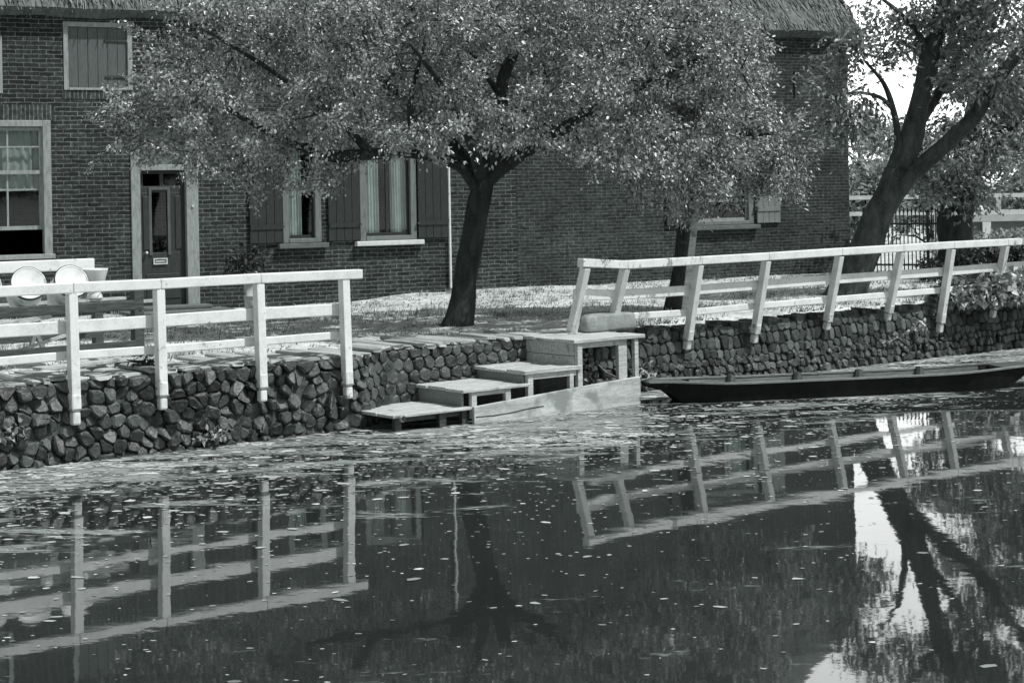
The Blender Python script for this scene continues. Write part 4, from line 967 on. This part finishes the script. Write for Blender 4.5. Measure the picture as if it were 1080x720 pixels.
for i in range(5): x = 10.65+2.2*i; MB().box(x-.09, x+.09, 39.8+.06*i*2.2*.1, 39.88+.06*i*2.2*.1, .7, 1.572).build('pier', M['white'], th)

far = [(9.3, 47, 3.0, 1.5, 'grey-leaved far bush just right of the house corner'), (11.6, 49, 3.2, 1.7, 'far bush seen under the leaning tree fork'), (14.4, 48, 3.4, 1.9, 'far bush above the grey garden wall'), (17.6, 50, 4.2, 2.2, 'far bush at the right edge beyond the garden wall')]
for i, (x, y, h, w_, lab) in enumerate(far):
    bush('garden_bush', lab, 'bush', 'world', (x, y, .76), [((x, y, .76+h*.42), (w_, w_*.8, h*.36)), ((x-.5*w_, y-.3, .76+h*.3), (w_*.7, w_*.6, h*.28)), ((x+.4*w_, y+.3, .76+h*.62), (w_*.6, w_*.6, h*.26))], 4200, .17, M['leafE'], 6, 'bushes in the far garden', surf=.4, seed=80+i, clump=.16)
for i, (x, y, h, lab) in enumerate(((20, 62, 7.5, 'tall distant tree at right edge of the view'), (15.5, 74, 5.2, 'small distant tree beyond the far bushes'))):
    th = thing('distant_tree', lab, 'tree', 'world', (x, y, .76))
    rng = np.random.default_rng(90+i)
    A = ellipsoids(110, [((x, y, h*.7), (h*.36, h*.36, h*.3)), ((x+1, y, h*.5), (h*.35, h*.3, h*.2))], rng, .2)
    make_tree(th, [[(x, y, .6, .3), (x, y, h*.25, .22), (x+.1, y, h*.45, .18)], [(x+.1, y, h*.42, .15), (x+.3, y, h*.7, .08), (x+.3, y, h*.9, .03)], [(x+.1, y, h*.4, .12), (x-.9, y, h*.6, .07), (x-1.4, y, h*.7, .03)]], A, 34, .22, M['bark'], M['leafE'], spread=.35, seed=91+i)

# ------------------------------------------------------------------ stuff: grass and floating weed
def grass():
    r = np.random.default_rng(17); n = 52000
    s = r.uniform(-2, 22, n); t = .5 + 11*r.random(n)**1.25
    nz = np.array([noise.noise(Vector((a*.7, b*.7, 2))) + .6*noise.noise(Vector((a*2.4, b*2.4, 7))) for a, b in zip(s, t)])
    k = nz > r.uniform(-.55, .45, n); s, t = s[k], t[k]
    W_ = np.array([to_world('quay', a, b, gz(a, b)-.004) for a, b in zip(s, t)])
    c, sn = math.cos(HANG), math.sin(HANG); v = -(W_[:, 0]-HO[0])*sn + (W_[:, 1]-HO[1])*c
    W_ = W_[v < -.05]; n = len(W_)
    D = r.normal(size=(n, 3))*.55; D[:, 2] = 1; D /= np.linalg.norm(D, axis=1)[:, None]
    l = r.uniform(.02, .06, (n, 1)); B = r.normal(size=(n, 3)); B[:, 2] = 0; B /= np.linalg.norm(B, axis=1)[:, None]; B *= r.uniform(.006, .016, (n, 1))
    V = np.stack([W_-B, W_+B, W_+D*l+np.array([.01, 0, 0])], 1).reshape(-1, 3)
    ct = W_[r.integers(0, n, 420)]; q = np.repeat(ct, 26, 0) + r.normal(size=(420*26, 3))*np.array([.05, .05, 0]); m = len(q)
    D = r.normal(size=(m, 3))*.45; D[:, 2] = 1; D /= np.linalg.norm(D, axis=1)[:, None]; B = r.normal(size=(m, 3)); B[:, 2] = 0; B /= np.linalg.norm(B, axis=1)[:, None]; B *= .006
    V = np.vstack([V, np.stack([q-B, q+B, q+D*r.uniform(.05, .13, (m, 1))], 1).reshape(-1, 3)]); n += m
    o = mesh_obj('yard_grass', V, [(3*i, 3*i+1, 3*i+2) for i in range(n)], M['grass']); o['kind'] = 'stuff'; o['label'] = 'short dry grass and litter on the yard'; o['category'] = 'grass'
grass()

def weed():
    r = np.random.default_rng(19); V, F = [], []
    def fleck(x, y, a, b, z):
        k = r.integers(5, 8); ph = r.uniform(0, 6.28); n = len(V); rot = r.normal()*.35; c, s_ = math.cos(rot), math.sin(rot)
        for i in range(k):
            an = ph+2*math.pi*i/k; q = r.uniform(.6, 1.2); px, py = a*q*math.cos(an), b*q*math.sin(an)
            V.append((x+px*c-py*s_, y+px*s_+py*c, z))
        F.append(tuple(range(n, n+k)))
    n = 0; z0 = .004
    for i in range(230000):
        s = r.uniform(-2.5, 19); d = abs(r.normal())*2.5 if r.random() < .78 else r.uniform(0, 15)
        ft = face_t(s, 0) if not 4 < s < 7.6 else (-.56 if s > 5.05 else -.5)
        t = ft-.02-d
        p = to_world('quay', s, t)
        cl = .8*noise.noise(Vector((p.x*.25, p.y*.7, 4))) + .8*noise.noise(Vector((p.x*.6, p.y*2.6, 9))) + .5*noise.noise(Vector((p.x*1.6, p.y*5.5, 1)))
        band = math.exp(-(d/2.5)**2)*(.55 if 5.0 < s < 7.7 and d < 1.1 else 1)
        thr = .84 - .98*band
        sparse = r.random() < .06
        if r.random() > min(1, max(0, (cl-thr)/.5))*.75 and not sparse: continue
        # keep clear of the boat
        c, sn = math.cos(FR['boat'][1]), math.sin(FR['boat'][1]); bx, by = (p.x-FR['boat'][0][0])*c+(p.y-FR['boat'][0][1])*sn, -(p.x-FR['boat'][0][0])*sn+(p.y-FR['boat'][0][1])*c
        if -.05 < bx < 5.05 and abs(by) < .42: continue
        sz = r.uniform(.006, .026)*(1+1.6*(r.random() < .1))*(.42+.58*band+.08); z0 = .003 + .003*r.random()
        fleck(p.x, p.y, sz*r.uniform(1.0, 2.2), sz, z0)
    o = mesh_obj('floating_weed', V, F, M['weed']); o['kind'] = 'stuff'; o['label'] = 'pale floating weed and scum on the canal'; o['category'] = 'water weed'
weed()

# ------------------------------------------------------------------ camera
cd = bpy.data.cameras.new('camera'); cam = bpy.data.objects.new('camera', cd); C.objects.link(cam); sc.camera = cam
cd.sensor_width = 36; cd.sensor_fit = 'HORIZONTAL'; cd.lens = 36*1880/1080; cd.clip_end = 2000; cd.clip_start = .1
cd.shift_x = (540-537.07)/1080; cd.shift_y = -(360-197)/1080
r_ = Vector((math.cos(ROLL), 0, -math.sin(ROLL))); u_ = Vector((math.sin(ROLL), 0, math.cos(ROLL))); b_ = Vector((0, -1, 0))
cam.matrix_world = Matrix(((r_.x, u_.x, b_.x, 0), (r_.y, u_.y, b_.y, 0), (r_.z, u_.z, b_.z, CAM_Z), (0, 0, 0, 1)))

sc.view_settings.view_transform = 'Standard'; sc.view_settings.look = 'None'; sc.view_settings.exposure = 0; sc.view_settings.gamma = 1
sc.render.engine = 'CYCLES'; sc.cycles.max_bounces = 6; sc.cycles.transparent_max_bounces = 8; sc.cycles.use_denoising = True
sc.render.resolution_x, sc.render.resolution_y = 1024, 682
